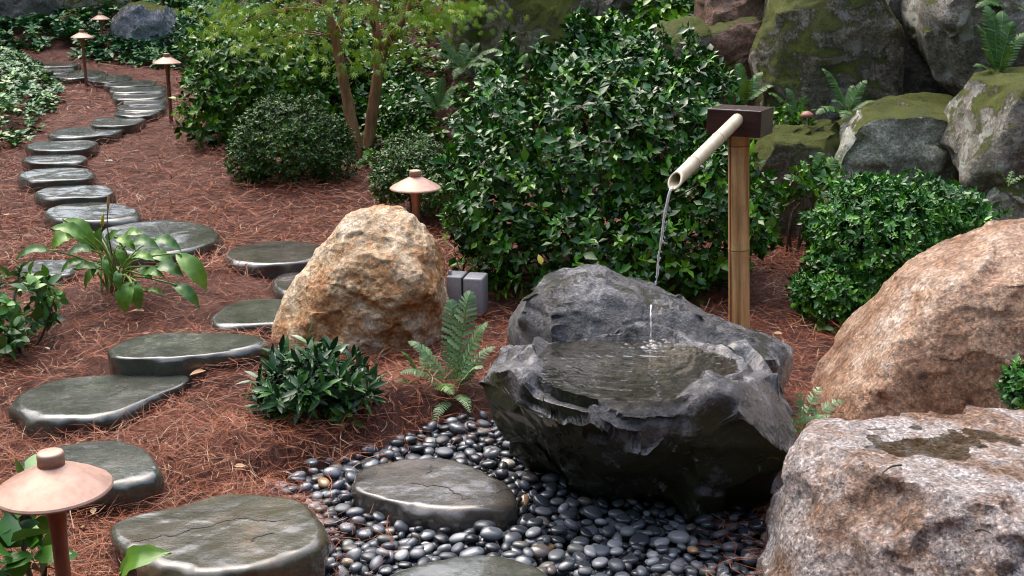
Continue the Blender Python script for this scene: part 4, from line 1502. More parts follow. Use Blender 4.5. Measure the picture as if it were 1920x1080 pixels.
# hosta: every large leaf a part
def hosta(base, specs, label, seed, name='hosta'):
    g = np.random.default_rng(seed)
    root = empty(name, base, label, 'plant')
    for tip_px, attach_px, yd, wf, tv in specs:
        a = P(*attach_px, yd)
        b = P(*tip_px, yd - .03)
        L = np.linalg.norm(b - a)
        n = 9
        t = np.linspace(0, 1, n)
        side = unit(np.cross(b - a, [0, -.55, .85]))
        up_ = unit(np.cross(side, b - a))
        mid = a[None] + (b - a)[None] * t[:, None] + up_[None] * (L * .22 * np.sin(t * math.pi) - 0.0)[:, None]
        wd = L * wf * np.interp(t, [0, .1, .3, .5, .75, .92, 1], [.06, .55, .95, 1.0, .72, .3, .01])
        V, F = [], []
        cols = 5
        for i in range(n):
            for j in range(cols):
                s = (j / (cols - 1) * 2 - 1)
                V.append(mid[i] + side * s * wd[i] * .5 + up_ * (abs(s) ** 1.5 * wd[i] * .13 + .004 * math.sin(i * 2.3 + j * 1.1)))
        for i in range(n - 1):
            for j in range(cols - 1):
                q = i * cols + j
                F.append((q, q + 1, q + cols + 1, q + cols))
        V = np.array(V)
        o = obj('leaf', mesh('leaf', V - base, np.array(F), MAT['hosta'], tint=np.clip(np.full(len(V), tv) + np.tile(np.array([.06, 0, .12, 0, .06]), n), 0, 1)), root)
        c1 = base + np.array([g.normal(0, .03), g.normal(0, .03), 0])
        pm = (c1 + a) / 2 + np.array([0, 0, .03]) - (a - c1) * np.array([.15, .15, -.05])
        V, F = clean_tube(curve_pts([c1, pm, a, mid[1]], 10), np.linspace(.005, .0028, 10), 6)
        obj('stalk', mesh('stalk', V - base, F, MAT['stalk']), o)
    return root


hb_ = P(222, 572, 4.95)
hb_[2] = float(G0(hb_[:1], hb_[1:2])[0])
hr = hosta(hb_, [
    ((178, 470), (120, 412), 4.95, .5, .75), ((95, 428), (165, 450), 4.85, .42, .65), ((98, 468), (140, 440), 4.9, .75, .85), ((30, 487), (98, 470), 4.85, .34, .25),
    ((125, 478), (175, 470), 4.8, .5, .2), ((185, 505), (140, 505), 4.8, .4, .3), ((190, 425), (192, 470), 5.05, .5, .35), ((228, 430), (205, 470), 5.0, .42, .4),
    ((255, 470), (215, 445), 4.9, .45, .8), ((300, 468), (245, 455), 4.9, .45, .25), ((345, 520), (290, 500), 4.8, .5, .15), ((388, 545), (330, 475), 4.8, .42, .7),
    ((375, 578), (322, 532), 4.75, .36, .35), ((235, 585), (246, 528), 4.7, .62, .6), ((262, 580), (252, 525), 4.75, .5, .5), ((285, 525), (258, 500), 4.85, .5, .3),
    ((330, 500), (275, 478), 5.0, .45, .55), ((160, 540), (190, 500), 4.85, .4, .6), ((205, 525), (196, 480), 4.75, .3, .55), ((310, 555), (272, 545), 4.8, .28, .85), ((340, 470), (285, 450), 5.1, .42, .3), ((150, 450), (185, 440), 5.1, .5, .5), ((270, 440), (232, 445), 5.15, .5, .7), ((175, 520), (185, 490), 4.8, .4, .45), ((225, 545), (222, 505), 4.7, .45, .3), ((310, 520), (265, 515), 4.78, .4, .6), ((115, 510), (160, 490), 4.9, .45, .5), ((290, 490), (250, 480), 4.82, .5, .75), ((236, 505), (222, 460), 4.95, .4, .7)],
    'leafy hosta clump with yellowing seed stalk in the pine straw', 21)
sp = [hb_, P(212, 490, 4.95), P(201, 420, 4.97), P(206, 372, 4.98)]
V, F = clean_tube(curve_pts(sp, 16), np.linspace(.004, .0018, 16), 6)
obj('seed_stalk', mesh('seed_stalk', V - hb_, F, MAT['stem']), hr)
pts_ = np.array([P(202, 395, 4.97), P(203, 378, 4.97), P(204, 364, 4.97)])
V, F = clean_tube(curve_pts(pts_, 8), [.001, .004, .006, .007, .006, .005, .003, .001], 8)
obj('seed_head', mesh('seed_head', V - hb_, F, MAT['dryleaf']), hr)
V, F = clean_tube(curve_pts(np.array([P(192, 425, 4.9), P(192, 412, 4.9), P(194, 400, 4.9)]), 8), [.002, .007, .009, .008, .006, .006, .004, .001], 8)
obj('seed_head', mesh('seed_head', V - hb_, F, MAT['yellow']), hr)

lb = P(240, 1110, 2.35)
lb[2] = 0.02
hosta(lb, [((322, 1037), (226, 1082), 2.3, .42, .7), ((180, 1130), (215, 1110), 2.2, .5, .6), ((300, 1150), (260, 1125), 2.2, .5, .6)],
      'single broad green leaf poking up at the bottom edge before the cracked stone', 23, 'broadleaf_sprout')


# ferns
def frond(base, tip, arch, npin, wid, seed, lean):
    g = np.random.default_rng(seed)
    a, b = np.array(base), np.array(tip)
    L = np.linalg.norm(b - a)
    m = (a + b) / 2 + np.array([0, 0, arch * L])
    pts = curve_pts([a, a * .5 + m * .5 + np.array([0, 0, .04 * L]), m * .6 + b * .4 + np.array([0, 0, .05 * L]), b], 26)
    Pos, D, Nm, Sz = [], [], [], []
    T = unit(np.gradient(pts, axis=0))
    for i in range(npin):
        f = .22 + .78 * (i + .5) / npin
        k_ = int(f * 25)
        p = pts[k_]
        tt = T[k_]
        sd = unit(np.cross(tt, lean))
        nrm = unit(np.cross(sd, tt))
        pl = L * wid * np.interp(f, [.2, .38, .6, .85, 1], [.55, 1.0, .85, .42, .08])
        for s in (-1, 1):
            pd = unit(sd * s * .92 + tt * .42 + nrm * -.12 + g.normal(0, .05, 3))
            Pos.append(p)
            D.append(pd)
            Nm.append(nrm + g.normal(0, .12, 3))
            Sz.append(pl)
            for j in range(0):
                nq = 1
                h = (j + .6) / nq
                pp = p + pd * pl * h
                ls = pl * .30 * (1.05 - h * .75)
                for s2 in (-1, 1):
                    ld = unit(tt * s2 * .8 + pd * .75)
                    Pos.append(pp)
                    D.append(ld)
                    Nm.append(nrm)
                    Sz.append(ls)
    Pos, D, Nm, Sz = map(np.array, (Pos, D, Nm, Sz))
    V, F, kk = leaves_mesh(FT, Pos, frames(D, Nm), Sz)
    Vt, Ft = clean_tube(pts, np.linspace(.0028, .0008, 26) * max(.6, min(1.2, L / .35)), 5)
    tn = np.repeat(np.clip(.5 + g.normal(0, .13) + g.normal(0, .1, len(Pos)), 0, 1), kk)
    return V, F, tn, Vt, Ft


FT = leaf_tmpl(.40, 8, .05, .12, (.5, 1, .45, .95, .4, .8, .32, .55, .02))


def fern(px, py, y, tips, label, seed, mat='fern', npin=15, wid=.24, group=None):
    b = P(px, py, y)
    root = empty('fern', b, label, 'fern', group)
    for i, (tx, ty, dy) in enumerate(tips):
        tip = P(tx, ty, y + dy)
        L = np.linalg.norm(tip - b)
        V, F, tn, Vt, Ft = frond(b, tip, .16, int(npin * 1.45), wid * (.66 if wid > .2 else .95), seed * 31 + i, np.array([.05, -.35, 1.0]))
        fo = obj('frond', mesh('frond', V - b, F, MAT[mat], tint=tn), root)
        obj('midrib', mesh('midrib', Vt - b, Ft, MAT['stalk']), fo)
    return root


fern(852, 745, 4.0, [(884, 545, .03), (846, 560, .08), (916, 604, -.05), (764, 640, .0), (748, 700, -.1), (905, 690, -.15), (882, 775, -.2), (812, 800, -.22), (790, 765, -.15), (930, 650, .02)],
     'pale green fern with tall and spreading fronds between the tan boulder and the basin', 1, 'silverfern', 19, .15)
fern(800, 740, 4.05, [(752, 660, -.1), (740, 720, -.15), (800, 650, .1), (850, 740, -.2), (790, 800, -.22)], 'low dark fern at the right foot of the tan boulder', 2, 'fern', 14, .3)
fern(1500, 815, 3.35, [(1420, 745, -.02), (1455, 762, -.06), (1540, 725, .05), (1585, 752, .02), (1500, 735, .0), (1450, 800, -.08), (1560, 780, -.05)],
     'small fern in the gap between the basin and the granite boulder', 3, 'silverfern', 10, .26)
fern(1420, 872, 3.0, [(1462, 862, -.05), (1425, 885, -.05)], 'tiny green sprig sprouting from the right side of the basin', 4, 'fern', 5, .3)
fern(1395, 195, 6.6, [(1345, 135, 0), (1385, 118, .05), (1430, 135, .0), (1350, 165, -.1), (1455, 160, -.05), (1405, 150, -.15), (1370, 150, .1)],
     'bright feathery fern behind the timber block', 5, 'fern', 14, .34)
fern(1500, 235, 6.3, [(1440, 175, -.05), (1510, 180, .0), (1475, 165, .05), (1530, 205, -.1)], 'dark fern with drooping fronds right of the timber block', 6, 'fern', 12, .3)
fern(1590, 215, 6.2, [(1540, 128, .0), (1625, 150, .0), (1560, 190, -.1), (1640, 190, -.05), (1600, 160, .05), (1530, 215, -.15), (1580, 225, -.2)],
     'fern growing at the base of the streaked boulder above the square rock', 7, 'fern', 13, .3)
fern(1870, 150, 5.9, [(1830, 45, .0), (1860, 30, .05), (1900, 40, .0), (1840, 90, -.1), (1900, 95, -.1), (1925, 60, 0), (1825, 125, -.1), (1880, 20, .1), (1850, 10, .1)],
     'tall light green fern in front of the overhanging boulder in the upper right', 8, 'fern', 15, .26)
fern(1890, 20, 6.2, [(1800, -5, -.1), (1830, 15, -.15), (1920, 20, -.1), (1860, -10, .1), (1960, 10, 0)], 'fern draping over the overhanging boulder at the top right', 9, 'fern', 14, .3)
fern(1530, 370, 5.7, [(1470, 330, -.05), (1575, 290, .0), (1500, 300, .0), (1580, 330, -.1), (1540, 285, .05)], 'fern hanging beside the left edge of the square grey green boulder', 10, 'fern', 13, .3)
fern(1890, 350, 5.0, [(1870, 315, 0), (1925, 330, 0), (1900, 320, .05)], 'small fern below the lichen covered boulder at the right edge', 11, 'fern', 9, .3)
fern(870, 130, 8.0, [(815, 66, .0), (800, 100, -.1), (900, 80, 0), (940, 95, -.1), (850, 150, -.2), (920, 130, -.2), (870, 80, .1), (830, 130, -.1)],
     'wide fern below the mossy rock at the left end of the wall', 12, 'fern', 15, .32)
fern(960, 160, 7.4, [(900, 110, 0), (920, 150, -.1), (990, 100, 0), (1010, 130, -.1), (950, 95, .05)], 'fern at the upper left edge of the holly', 13, 'fern', 14, .32)
fern(820, 210, 7.6, [(770, 160, 0), (790, 200, -.1), (860, 160, 0), (880, 190, -.1), (830, 145, 0)], 'fern on the bank between the maple and the holly', 14, 'fern', 14, .32)
fern(430, 60, 11.6, [(370, 10, 0), (400, -10, 0), (470, 10, 0), (380, 50, -.1), (480, 50, -.1)], 'pale fern at the top of the far bank left of the maple', 15, 'silverfern', 13, .3)

# ------------------------------------------------------------------ maple tree
mb = P(682, 305, 8.0)
mb[2] = float(G0(mb[:1], mb[1:2])[0])
root = empty('maple_tree', mb, 'young maple tree with slender red brown trunks and yellow green leaves', 'tree')
MA, MB_ = P(0, 0, 1) * 0, None
tr1 = [P(676, 320, 7.95), P(668, 270, 7.95), P(655, 205, 7.97), P(640, 130, 8.0), P(628, 70, 8.0), P(615, 20, 8.0), P(598, -40, 8.0), P(590, -160, 8.1), P(570, -330, 8.2)]
tr2 = [P(690, 320, 8.02), P(692, 270, 8.02), P(700, 200, 8.03), P(710, 120, 8.05), P(706, 60, 8.05), P(700, 0, 8.1), P(690, -120, 8.2), P(700, -300, 8.3)]
tr3 = [P(710, 135, 8.05), P(724, 85, 8.05), P(748, 50, 8.0), P(765, 18, 8.0), P(780, -20, 8.0), P(830, -140, 8.0), P(870, -290, 8.1)]
tr4 = [P(628, 75, 8.0), P(645, 30, 8.0), P(650, -15, 8.05), P(665, -120, 8.1), P(640, -280, 8.2)]
tr5 = [P(752, 46, 8.0), P(755, 10, 8.05), P(760, -40, 8.1), P(750, -200, 8.2)]
tr6 = [P(708, 70, 8.05), P(690, 20, 8.0), P(672, -20, 8.0), P(640, -120, 7.9)]
for tr_, r0, r1 in ((tr1, .046, .014), (tr2, .048, .014), (tr3, .030, .01), (tr4, .024, .008), (tr5, .016, .006), (tr6, .016, .006)):
    c_ = curve_pts(tr_, 46)
    V, F = clean_tube(c_, np.linspace(r0, r1, 46) * (1 + .18 * np.exp(-np.linspace(0, 30, 46)) * (r0 > .04)), 14)
    V += fbm(V * 14, 3)[:, None] * .006
    obj('trunk' if r0 > .04 else 'branch', mesh('trunk', V - mb, F, MAT['bark']), root)
# palmate leaf
pal_v, pal_f = [(0, 0, 0)], []
for i, (an, ln) in enumerate([(-110, .5), (-70, .8), (-35, .95), (0, 1.05), (35, .95), (70, .8), (110, .5)]):
    a = R(90 - an)
    d = np.array([math.cos(a), math.sin(a), 0])
    s_ = np.array([-d[1], d[0], 0])
    q = len(pal_v)
    pal_v += [tuple(d * ln * .45 - s_ * .085), tuple(d * ln + np.array([0, 0, -.12])), tuple(d * ln * .45 + s_ * .085)]
    pal_f.append((0, q, q + 1, q + 2))
LT['palm'] = (np.array(pal_v, float), np.array(pal_f))
g = np.random.default_rng(44)
sprays = [(600, 30, 7.9), (560, 45, 7.9), (690, 20, 7.8), (650, 90, 7.85), (720, 110, 7.8), (760, 60, 7.8), (800, 20, 7.9), (830, 40, 7.9), (640, 60, 7.7), (590, 90, 8.2), (500, 30, 8.3), (540, 10, 8.1),
          (870, 10, 8.0), (700, 60, 8.4), (450, 50, 8.4), (660, 120, 7.8), (690, 5, 7.6), (470, 5, 8.0), (520, 60, 8.2), (480, 90, 8.3), (430, 15, 8.4), (630, 5, 7.7), (740, 90, 7.9), (790, -10, 7.8)]
sprays += [(g.choice([g.uniform(400, 580), g.uniform(740, 900)]), g.uniform(0, 110) * g.uniform(.2, 1), g.uniform(7.6, 8.6)) for _ in range(15)]
sprays += [(g.uniform(330, 800), g.uniform(-420, -20), g.uniform(7.3, 9)) for _ in range(70)]
Pos, D, Nm, Sz, Tn, stq = [], [], [], [], [], []
for (px, py, y) in sprays:
    c = P(px, py, y)
    n = g.integers(18, 34)
    q = c + g.normal(0, 1, (n, 3)) * np.array([.15, .15, .022])
    q[:, 2] -= .12 * np.hypot(q[:, 0] - c[0], q[:, 1] - c[1])
    Pos.append(q)
    D.append(unit(q - c + g.normal(0, .06, (n, 3)) + np.array([0, 0, -.28])))
    Nm.append(unit(np.array([0, -.75, 1.0]) + g.normal(0, .45, (n, 3))))
    Sz.append(g.uniform(.030, .052, n))
    Tn.append(np.clip(g.normal(.5, .2, n) + g.normal(0, .15), 0, 1))
    src = min((p for tr_ in (tr1, tr2, tr3, tr4) for p in tr_[3:]), key=lambda p: np.linalg.norm(p - c))
    if np.linalg.norm(src - c) < 1.3:
        stq.append(clean_tube(curve_pts([src, (src + c) / 2 + np.array([0, 0, .06]), c], 8), np.linspace(.006, .0018, 8), 5))
V, F, kk = leaves_mesh(LT['palm'], np.concatenate(Pos), frames(np.concatenate(D), np.concatenate(Nm)), np.concatenate(Sz))
o = obj('crown', mesh('crown', V - mb, F, MAT['maple'], tint=np.repeat(np.concatenate(Tn), kk)), root)
tag(o, kind='stuff')
V, F = join(stq)
obj('twig', mesh('twig', V - mb, F, MAT['bark']), root)


# ------------------------------------------------------------------ ground cover
def cover(name, poly_px, count, label, seed, h=(.05, .2), size=.05, mat='pachy', zref=.42, world=None, pale=.06, cat='ground cover'):
    g = np.random.default_rng(seed)
    poly = world
    lo, hi = np.min(poly, 0)[:2], np.max(poly, 0)[:2]
    pts = np.zeros((0, 2))
    while len(pts) < count:
        c = g.uniform(lo, hi, (count * 2, 2))
        sd = poly_sd(c[:, 0], c[:, 1], poly) + .12 * fbm(np.column_stack([c * 2.2, c[:, 0] * 0]), 3)
        pts = np.concatenate([pts, c[sd < 0]])
    pts = pts[:count]
    sd = poly_sd(pts[:, 0], pts[:, 1], poly)
    z = G0(pts[:, 0], pts[:, 1]) + np.interp(-sd, [0, .25], h) * (1 + .3 * fbm(np.column_stack([pts * 3, pts[:, 0] * 0]), 2)) * g.uniform(.7, 1.1, count)
    nl = 7
    rp = np.repeat(np.arange(count), nl)
    ax_ = unit(np.array([0, 0, 1.0]) + g.normal(0, .28, (count, 3)))
    ph = np.tile(np.arange(nl) * 6.2832 / 5.3, count) + np.repeat(g.random(count) * 6.28, nl)
    sp_ = np.radians(g.uniform(55, 100, count * nl))
    A_ = ax_[rp]
    u_ = unit(np.cross(A_, np.array([1.0, 0, 0])))
    v_ = np.cross(A_, u_)
    d_ = unit(A_ * np.cos(sp_)[:, None] + (np.cos(ph)[:, None] * u_ + np.sin(ph)[:, None] * v_) * np.sin(sp_)[:, None])
    nm = unit(A_ - (A_ * d_).sum(1)[:, None] * d_ + g.normal(0, .15, d_.shape))
    pos = np.column_stack([pts, z])[rp] + d_ * .008
    tn = np.clip(np.repeat(g.normal(.5, .18, count), nl) + g.normal(0, .1, count * nl), 0, .92)
    tn = np.where(np.repeat(g.random(count) < pale, nl), 1.0, tn)  # pale whorls paint sun spots and white glints into the leaf colour
    V, F, kk = leaves_mesh(LT['whorl'], pos, frames(d_, nm), size * g.uniform(.75, 1.25, count * nl))
    b = np.array([*pts.mean(0), float(z.mean())])
    o = obj(name, mesh(name, V - b, F, MAT[mat], tint=np.repeat(tn, kk)), loc=b)
    tag(o, label, cat, kind='stuff')


def wp(pxs):
    return [ground_hit(a, b)[:2] for a, b in pxs]


left_patch = [(-6.5, 8.4)] + [tuple(PZ(a, b, .40)[:2]) for a, b in ((-30, 262), (30, 248), (70, 222), (105, 200), (118, 175), (95, 148), (55, 130), (25, 122), (-40, 116))] + [(-6.6, 13)]
cover('pachysandra', None, 2300, 'pachysandra patch left of the path with sun glints painted as pale leaves', 61, world=left_patch, h=(.03, .17), pale=.16, size=.055)
far_bank = [tuple(ground_hit(a, b)[:2]) for a, b in ((-160, 92), (-60, 96), (60, 96), (120, 106), (180, 112), (215, 120), (260, 128), (330, 131), (400, 128))] + \
    [(-2.2, 13.5), (-2.0, 16), (-3, 19), (-11.5, 19.5), (-11, 14.6)]
cover('pachysandra', None, 7600, 'glossy pachysandra covering the far bank behind the path lamps', 62, world=far_bank, h=(.03, .14), pale=.03, size=.078)
mid_bank = [(-1.9, 8.6), (-1.3, 8.2), (-.75, 7.35), (-.2, 7.0), (.5, 6.9), (1.3, 6.7), (1.7, 7.4), (1.6, 9.4), (.3, 11), (-1.5, 13.5), (-2.6, 13.6), (-2.7, 10.2)]
cover('ivy', None, 4200, 'dark glossy ivy on the slope between the maple and the wall', 63, world=mid_bank, h=(.02, .12), mat='camellia', size=.05, pale=.0)

# ------------------------------------------------------------------ pebbles
g = np.random.default_rng(99)
cell = .004
plo, phi = np.min(PEB, 0)[:2] - .02, np.max(PEB, 0)[:2] + .02
plo[1] = max(plo[1], 2.25)
phi[0] = min(phi[0], 1.0)
nxp, nyp = ((phi - plo) / cell).astype(int) + 1
cx, cy = plo[0] + np.arange(nxp) * cell, plo[1] + np.arange(nyp) * cell
GX, GY = np.meshgrid(cx, cy)
Hm = G(GX.ravel(), GY.ravel()).reshape(GX.shape)
G0P = Hm.copy()
SDP = poly_sd(GX.ravel(), GY.ravel(), PEB).reshape(GX.shape)
SDS = stone_sd(GX.ravel(), GY.ravel())[0].reshape(GX.shape)
oky = (SDP < 0.012) & (SDS > .008)
cand = np.argwhere(oky)
peb = []
PU, PF = ico(2)
NPEB = 2700
for i in range(NPEB):
    a = float(np.clip(g.normal(.0215, .0055), .011, .034))
    b = a * g.uniform(.62, .88)
    c = a * g.uniform(.36, .56)
    best = None
    for tr in range(7):
        jy, jx = cand[g.integers(len(cand))]
        yw = g.random() * math.pi
        m = int(a / cell) + 1
        y0, y1, x0, x1 = max(0, jy - m), min(nyp, jy + m + 1), max(0, jx - m), min(nxp, jx + m + 1)
        dx, dy = GX[y0:y1, x0:x1] - cx[jx], GY[y0:y1, x0:x1] - cy[jy]
        uu, vv = (dx * math.cos(yw) + dy * math.sin(yw)) / a, (-dx * math.sin(yw) + dy * math.cos(yw)) / b
        q = uu * uu + vv * vv
        ok = q < .92
        if not ok.any():
            continue
        prof_ = np.sqrt(np.clip(1 - q, 0, 1)) * c
        hz = Hm[y0:y1, x0:x1]
        z = float((hz + prof_)[ok].max())
        sc_ = z + c * .3
        if best is None or sc_ < best[0]:
            best = (sc_, z, jx, jy, yw, y0, y1, x0, x1, ok, prof_, hz)
    if best is None:
        continue
    _, z, jx, jy, yw, y0, y1, x0, x1, ok, prof_, hz = best
    if z - G0P[jy, jx] > .075:
        continue
    gyv = (hz[-1].mean() - hz[0].mean()) / max(1e-3, (y1 - y0) * cell)
    gxv = (hz[:, -1].mean() - hz[:, 0].mean()) / max(1e-3, (x1 - x0) * cell)
    Hm[y0:y1, x0:x1] = np.where(ok, np.maximum(hz, z + prof_), hz)
    peb.append((cx[jx], cy[jy], z - c * .25, a, b, c, yw, float(np.clip(-gxv * .5 + g.normal(0, .16), -.6, .6)), float(np.clip(gyv * .5 + g.normal(0, .16), -.6, .6))))
from mathutils import Euler
# which pebbles lie on top and near
tops = []
for i, q in enumerate(peb):
    jx, jy = int(round((q[0] - plo[0]) / cell)), int(round((q[1] - plo[1]) / cell))
    tops.append(Hm[jy, jx] - (q[2] + q[5]))
from mathutils.bvhtree import BVHTree
trees = [BVHTree.FromPolygons(v_.tolist(), f_.tolist()) for v_, f_ in OCC + SOCC]


def in_view(q):
    t = np.array(q[:3]) + np.array([0, 0, q[5] * .6])
    r_ = t - C0
    dep = r_ @ FW
    px, py = 960 + (r_ @ RT) / dep * FPX, 540 - (r_ @ UP) / dep * FPX
    if not (4 < px < 1916 and 4 < py < 1074):
        return False
    L = float(np.linalg.norm(r_))
    for tr in trees:
        h = tr.ray_cast(Vector(C0), Vector(r_ / L))
        if h[0] is not None and h[3] < L - .012:
            return False
    return True


seen_ = [in_view(q) for q in peb]
order = sorted(range(len(peb)), key=lambda i: (not seen_[i], tops[i] > .010, -(peb[i][3] * peb[i][4]) / (peb[i][1] ** 2)))
tints = np.clip(np.concatenate([g.beta(1.5, 1.8, len(peb)) * .78]), 0, 1)
rare = g.random(len(peb))
tints = np.where(rare > .99, .99, np.where(rare > .984, .955, np.where(rare > .90, .89, np.where(rare > .86, .79, tints))))
# marked pebbles the photograph shows
marks = [(1148, 1002, .955, 'amber brown pebble near the foot of the basin'), (993, 1012, .93, 'cream pebble right of the stone surrounded by pebbles'),
         (798, 998, .99, 'pale white pebble below the stone surrounded by pebbles'), (656, 1050, .97, 'cream pebble beside the cracked stepping stone')]
lab_of = {}
used = set()
for px, py, tv, lb_ in marks:
    q = PZ(px, py, -.01)
    j = min((i for i in order[:700] if i not in used and tops[i] < .008), key=lambda i: (peb[i][0] - q[0]) ** 2 + (peb[i][1] - q[1]) ** 2)
    used.add(j)
    tints[j] = tv
    lab_of[j] = lb_
single = [i for i in order if i in used] + [i for i in order if i not in used][:296]
sset = set(single)
shapes, fine = [], []
U3, F3 = ico(3)
for s in range(6):
    for dst, Us in ((shapes, PU), (fine, U3)):
        d = Us * (1 + .09 * fbm(Us * 1.3 + s * 7.7, 2))[:, None]
        dst.append(np.sign(d) * np.abs(d) ** .92)
pm = {}


def peb_label(x, y, a, b, t):
    size = 'small' if a < .017 else ('large' if a > .0262 else 'middling')
    tone = ('near black' if t < .14 else 'dark slate' if t < .28 else 'mid grey' if t < .44 else 'light blue grey' if t < .62 else 'greenish grey' if t < .74 else
            'brownish' if t < .85 else 'pale grey' if t < .93 else 'amber' if t < .97 else 'white')
    form = 'long' if b / a < .70 else 'roundish'
    px = x / y * 1.03 * FPX + 960
    q2, q3, q1 = (PZ(815, 905, .03), PZ(880, 1090, .03), PZ(410, 1000, .05))
    if y > q2[1] + .12:
        where = 'behind the stone in the pebbles'
    elif x < PZ(650, 900, 0)[0]:
        where = 'between the cracked stone and the brown stone' if y > PZ(600, 1000, 0)[1] else 'right beside the cracked stone'
    elif px > 1250:
        where = 'near the granite boulder'
    elif px > 1000:
        where = 'under the front of the basin'
    else:
        where = 'just in front of the brown stone'
    return f'{size} {form} {tone} pebble {where}'


restV, restF, restT = [], [], []
for i, (x, y, z, a, b, c, yw, tx, ty) in enumerate(peb):
    m3 = np.array((Euler((ty, tx, 0)).to_matrix() @ Euler((0, 0, yw)).to_matrix()))
    sh_ = i % 6
    if i in sset:
        key = (sh_, round(float(tints[i]), 2) if i in used else int(tints[i] * 14))
        if key not in pm:
            pm[key] = mesh('pebble', fine[sh_], F3, MAT['pebble'], tint=np.full(len(U3), tints[i]))
        o = obj('pebble', pm[key], loc=(x, y, z))
        o.rotation_euler = Matrix(m3.tolist()).to_euler()
        o.scale = (a, b, c)
        tag(o, lab_of.get(i) or peb_label(x, y, a, b, tints[i]), 'pebble', 'loose pebbles of the pebble bed')
    else:
        restV.append((shapes[sh_] * np.array([a, b, c])) @ m3.T + np.array([x, y, z]))
        restF.append(PF + len(PU) * len(restF))
        restT.append(np.full(len(PU), tints[i]))
b = np.array([*np.mean(PEB, 0)[:2], 0])
o = obj('pebble_bed', mesh('pebble_bed', np.concatenate(restV) - b, np.concatenate(restF), MAT['pebble'], tint=np.concatenate(restT)), loc=b)
tag(o, 'bed of small dark rounded pebbles filling the hollow before the basin', 'pebbles', kind='stuff')

# ------------------------------------------------------------------ pine straw
def straw(count, y0, y1, wid, length, seed, thick=.03, layers_up=1.0):
    g = np.random.default_rng(seed)
    y = 1 / g.uniform(1 / y1, 1 / y0, count)
    x = g.uniform(-1, 1, count) * (.52 * y + .35)
    sd = poly_sd(x, y, PEB)
    ds, tp_ = stone_sd(x, y)
    keep = (sd > np.where(g.random(count) < .06, -.22, -.02) + .04 * g.normal(0, 1, count).clip(-1, 1)) & (ds > .005)
    x, y, ds = x[keep], y[keep], ds[keep]
    n = len(x)
    z = G(x, y)
    # bundles swirl with the lie of the mulch
    yaw_ = fbm(np.column_stack([x * 1.6, y * 1.6, x * 0]), 2) * 5 + g.normal(0, 1.0, n) + (g.random(n) < .35) * g.uniform(0, 6.28, n)
    pit = g.normal(0, .20, n) + (g.random(n) < .06) * g.uniform(0, .7, n)
    L = length * g.uniform(.55, 1.15, n)
    cv = g.normal(0, .35, n)
    segs = 3
    t = np.linspace(-.5, .5, segs)
    lift = np.abs(g.normal(0, thick, n)) * .8 + .004
    zc = z + lift + L * .5 * np.abs(np.sin(pit)) * .6
    reps = 2
    Vs, Fs, Ts, off = [], [], [], 0
    tint0 = np.clip(g.beta(2.2, 2.0, n), 0, .93)
    tint0 = np.where(g.random(n) < .06, .97, tint0)
    for r_ in range(reps):
        yw = yaw_ + (r_ - .5) * g.normal(.10, .05, n)
        bend = cv + g.normal(0, .1, n)
        pts = np.zeros((n, segs, 3))
        for s in range(segs):
            a = yw + bend * t[s] * 1.6
            pts[:, s, 0] = x + L * t[s] * np.cos(a) * np.cos(pit)
            pts[:, s, 1] = y + L * t[s] * np.sin(a) * np.cos(pit)
            pts[:, s, 2] = zc + L * t[s] * np.sin(pit) - .25 * L * t[s] ** 2 * np.abs(cv)
        # needles sag onto the mulch: keep them above it
        fl = G0(pts[:, :, 0].ravel(), pts[:, :, 1].ravel()).reshape(n, segs)
        dd, tp2 = stone_sd(pts[:, :, 0].ravel(), pts[:, :, 1].ravel())
        dd, tp2 = dd.reshape(n, segs), tp2.reshape(n, segs)
        inpeb = poly_sd(pts[:, :, 0].ravel(), pts[:, :, 1].ravel(), PEB).reshape(n, segs) < 0
        over = (dd < 0).any(1)
        good = ~over | ((g.random(n) < .25) & ((tp2 - fl).max(1) < .07) & (dd.min(1) > -.06))
        fl = np.where((dd < .0) & good[:, None], tp2 + .002, np.where(inpeb, .010, fl))
        pts[:, :, 2] = np.maximum(pts[:, :, 2], fl + .002)
        dirh = np.stack([-np.sin(yw), np.cos(yw), np.zeros(n)], 1)
        tilt = g.normal(0, .5, n)
        sdv = dirh * np.cos(tilt)[:, None] + np.array([0, 0, 1.0]) * np.sin(tilt)[:, None]
        hw = wid * .5 * g.uniform(.7, 1.2, n)
        prof_ = np.array([.7, 1, .4])
        A_ = pts - sdv[:, None] * hw[:, None, None] * prof_[None, :, None]
        B_ = pts + sdv[:, None] * hw[:, None, None] * prof_[None, :, None]
        V = np.stack([A_, B_], 2).reshape(n, segs * 2, 3)
        f = np.array([(2 * s, 2 * s + 1, 2 * s + 3, 2 * s + 2) for s in range(segs - 1)])
        Fs.append((f[None] + (np.arange(n) * segs * 2)[:, None, None]).reshape(-1, 4) + off)
        V = V[good]
        Fs[-1] = (f[None] + (np.arange(len(V)) * segs * 2)[:, None, None]).reshape(-1, 4) + off
        Vs.append(V.reshape(-1, 3))
        Ts.append(np.repeat(np.clip(tint0 + g.normal(0, .06, n), 0, 1), segs * 2)[np.repeat(good, segs * 2)])
        off += len(V) * segs * 2
    return np.concatenate(Vs), np.concatenate(Fs), np.concatenate(Ts)


for args, lab in (((80000, 2.0, 5.2, .0015, .11, 201, .024), 'reddish brown pine straw mulch around the near stepping stones'),
                  ((48000, 5.2, 10.0, .0024, .12, 202, .026), 'reddish brown pine straw mulch along the middle of the path'),
                  ((15000, 10.0, 18.0, .005, .15, 203, .03), 'reddish brown pine straw mulch at the far end of the path')):
    V, F, T_ = straw(*args)
    b = np.array([0, V[:, 1].mean(), 0])
    o = obj('pine_straw', mesh('pine_straw', V - b, F, MAT['needle'], tint=T_, smooth=False), loc=b)
    tag(o, lab, 'pine straw', kind='stuff')


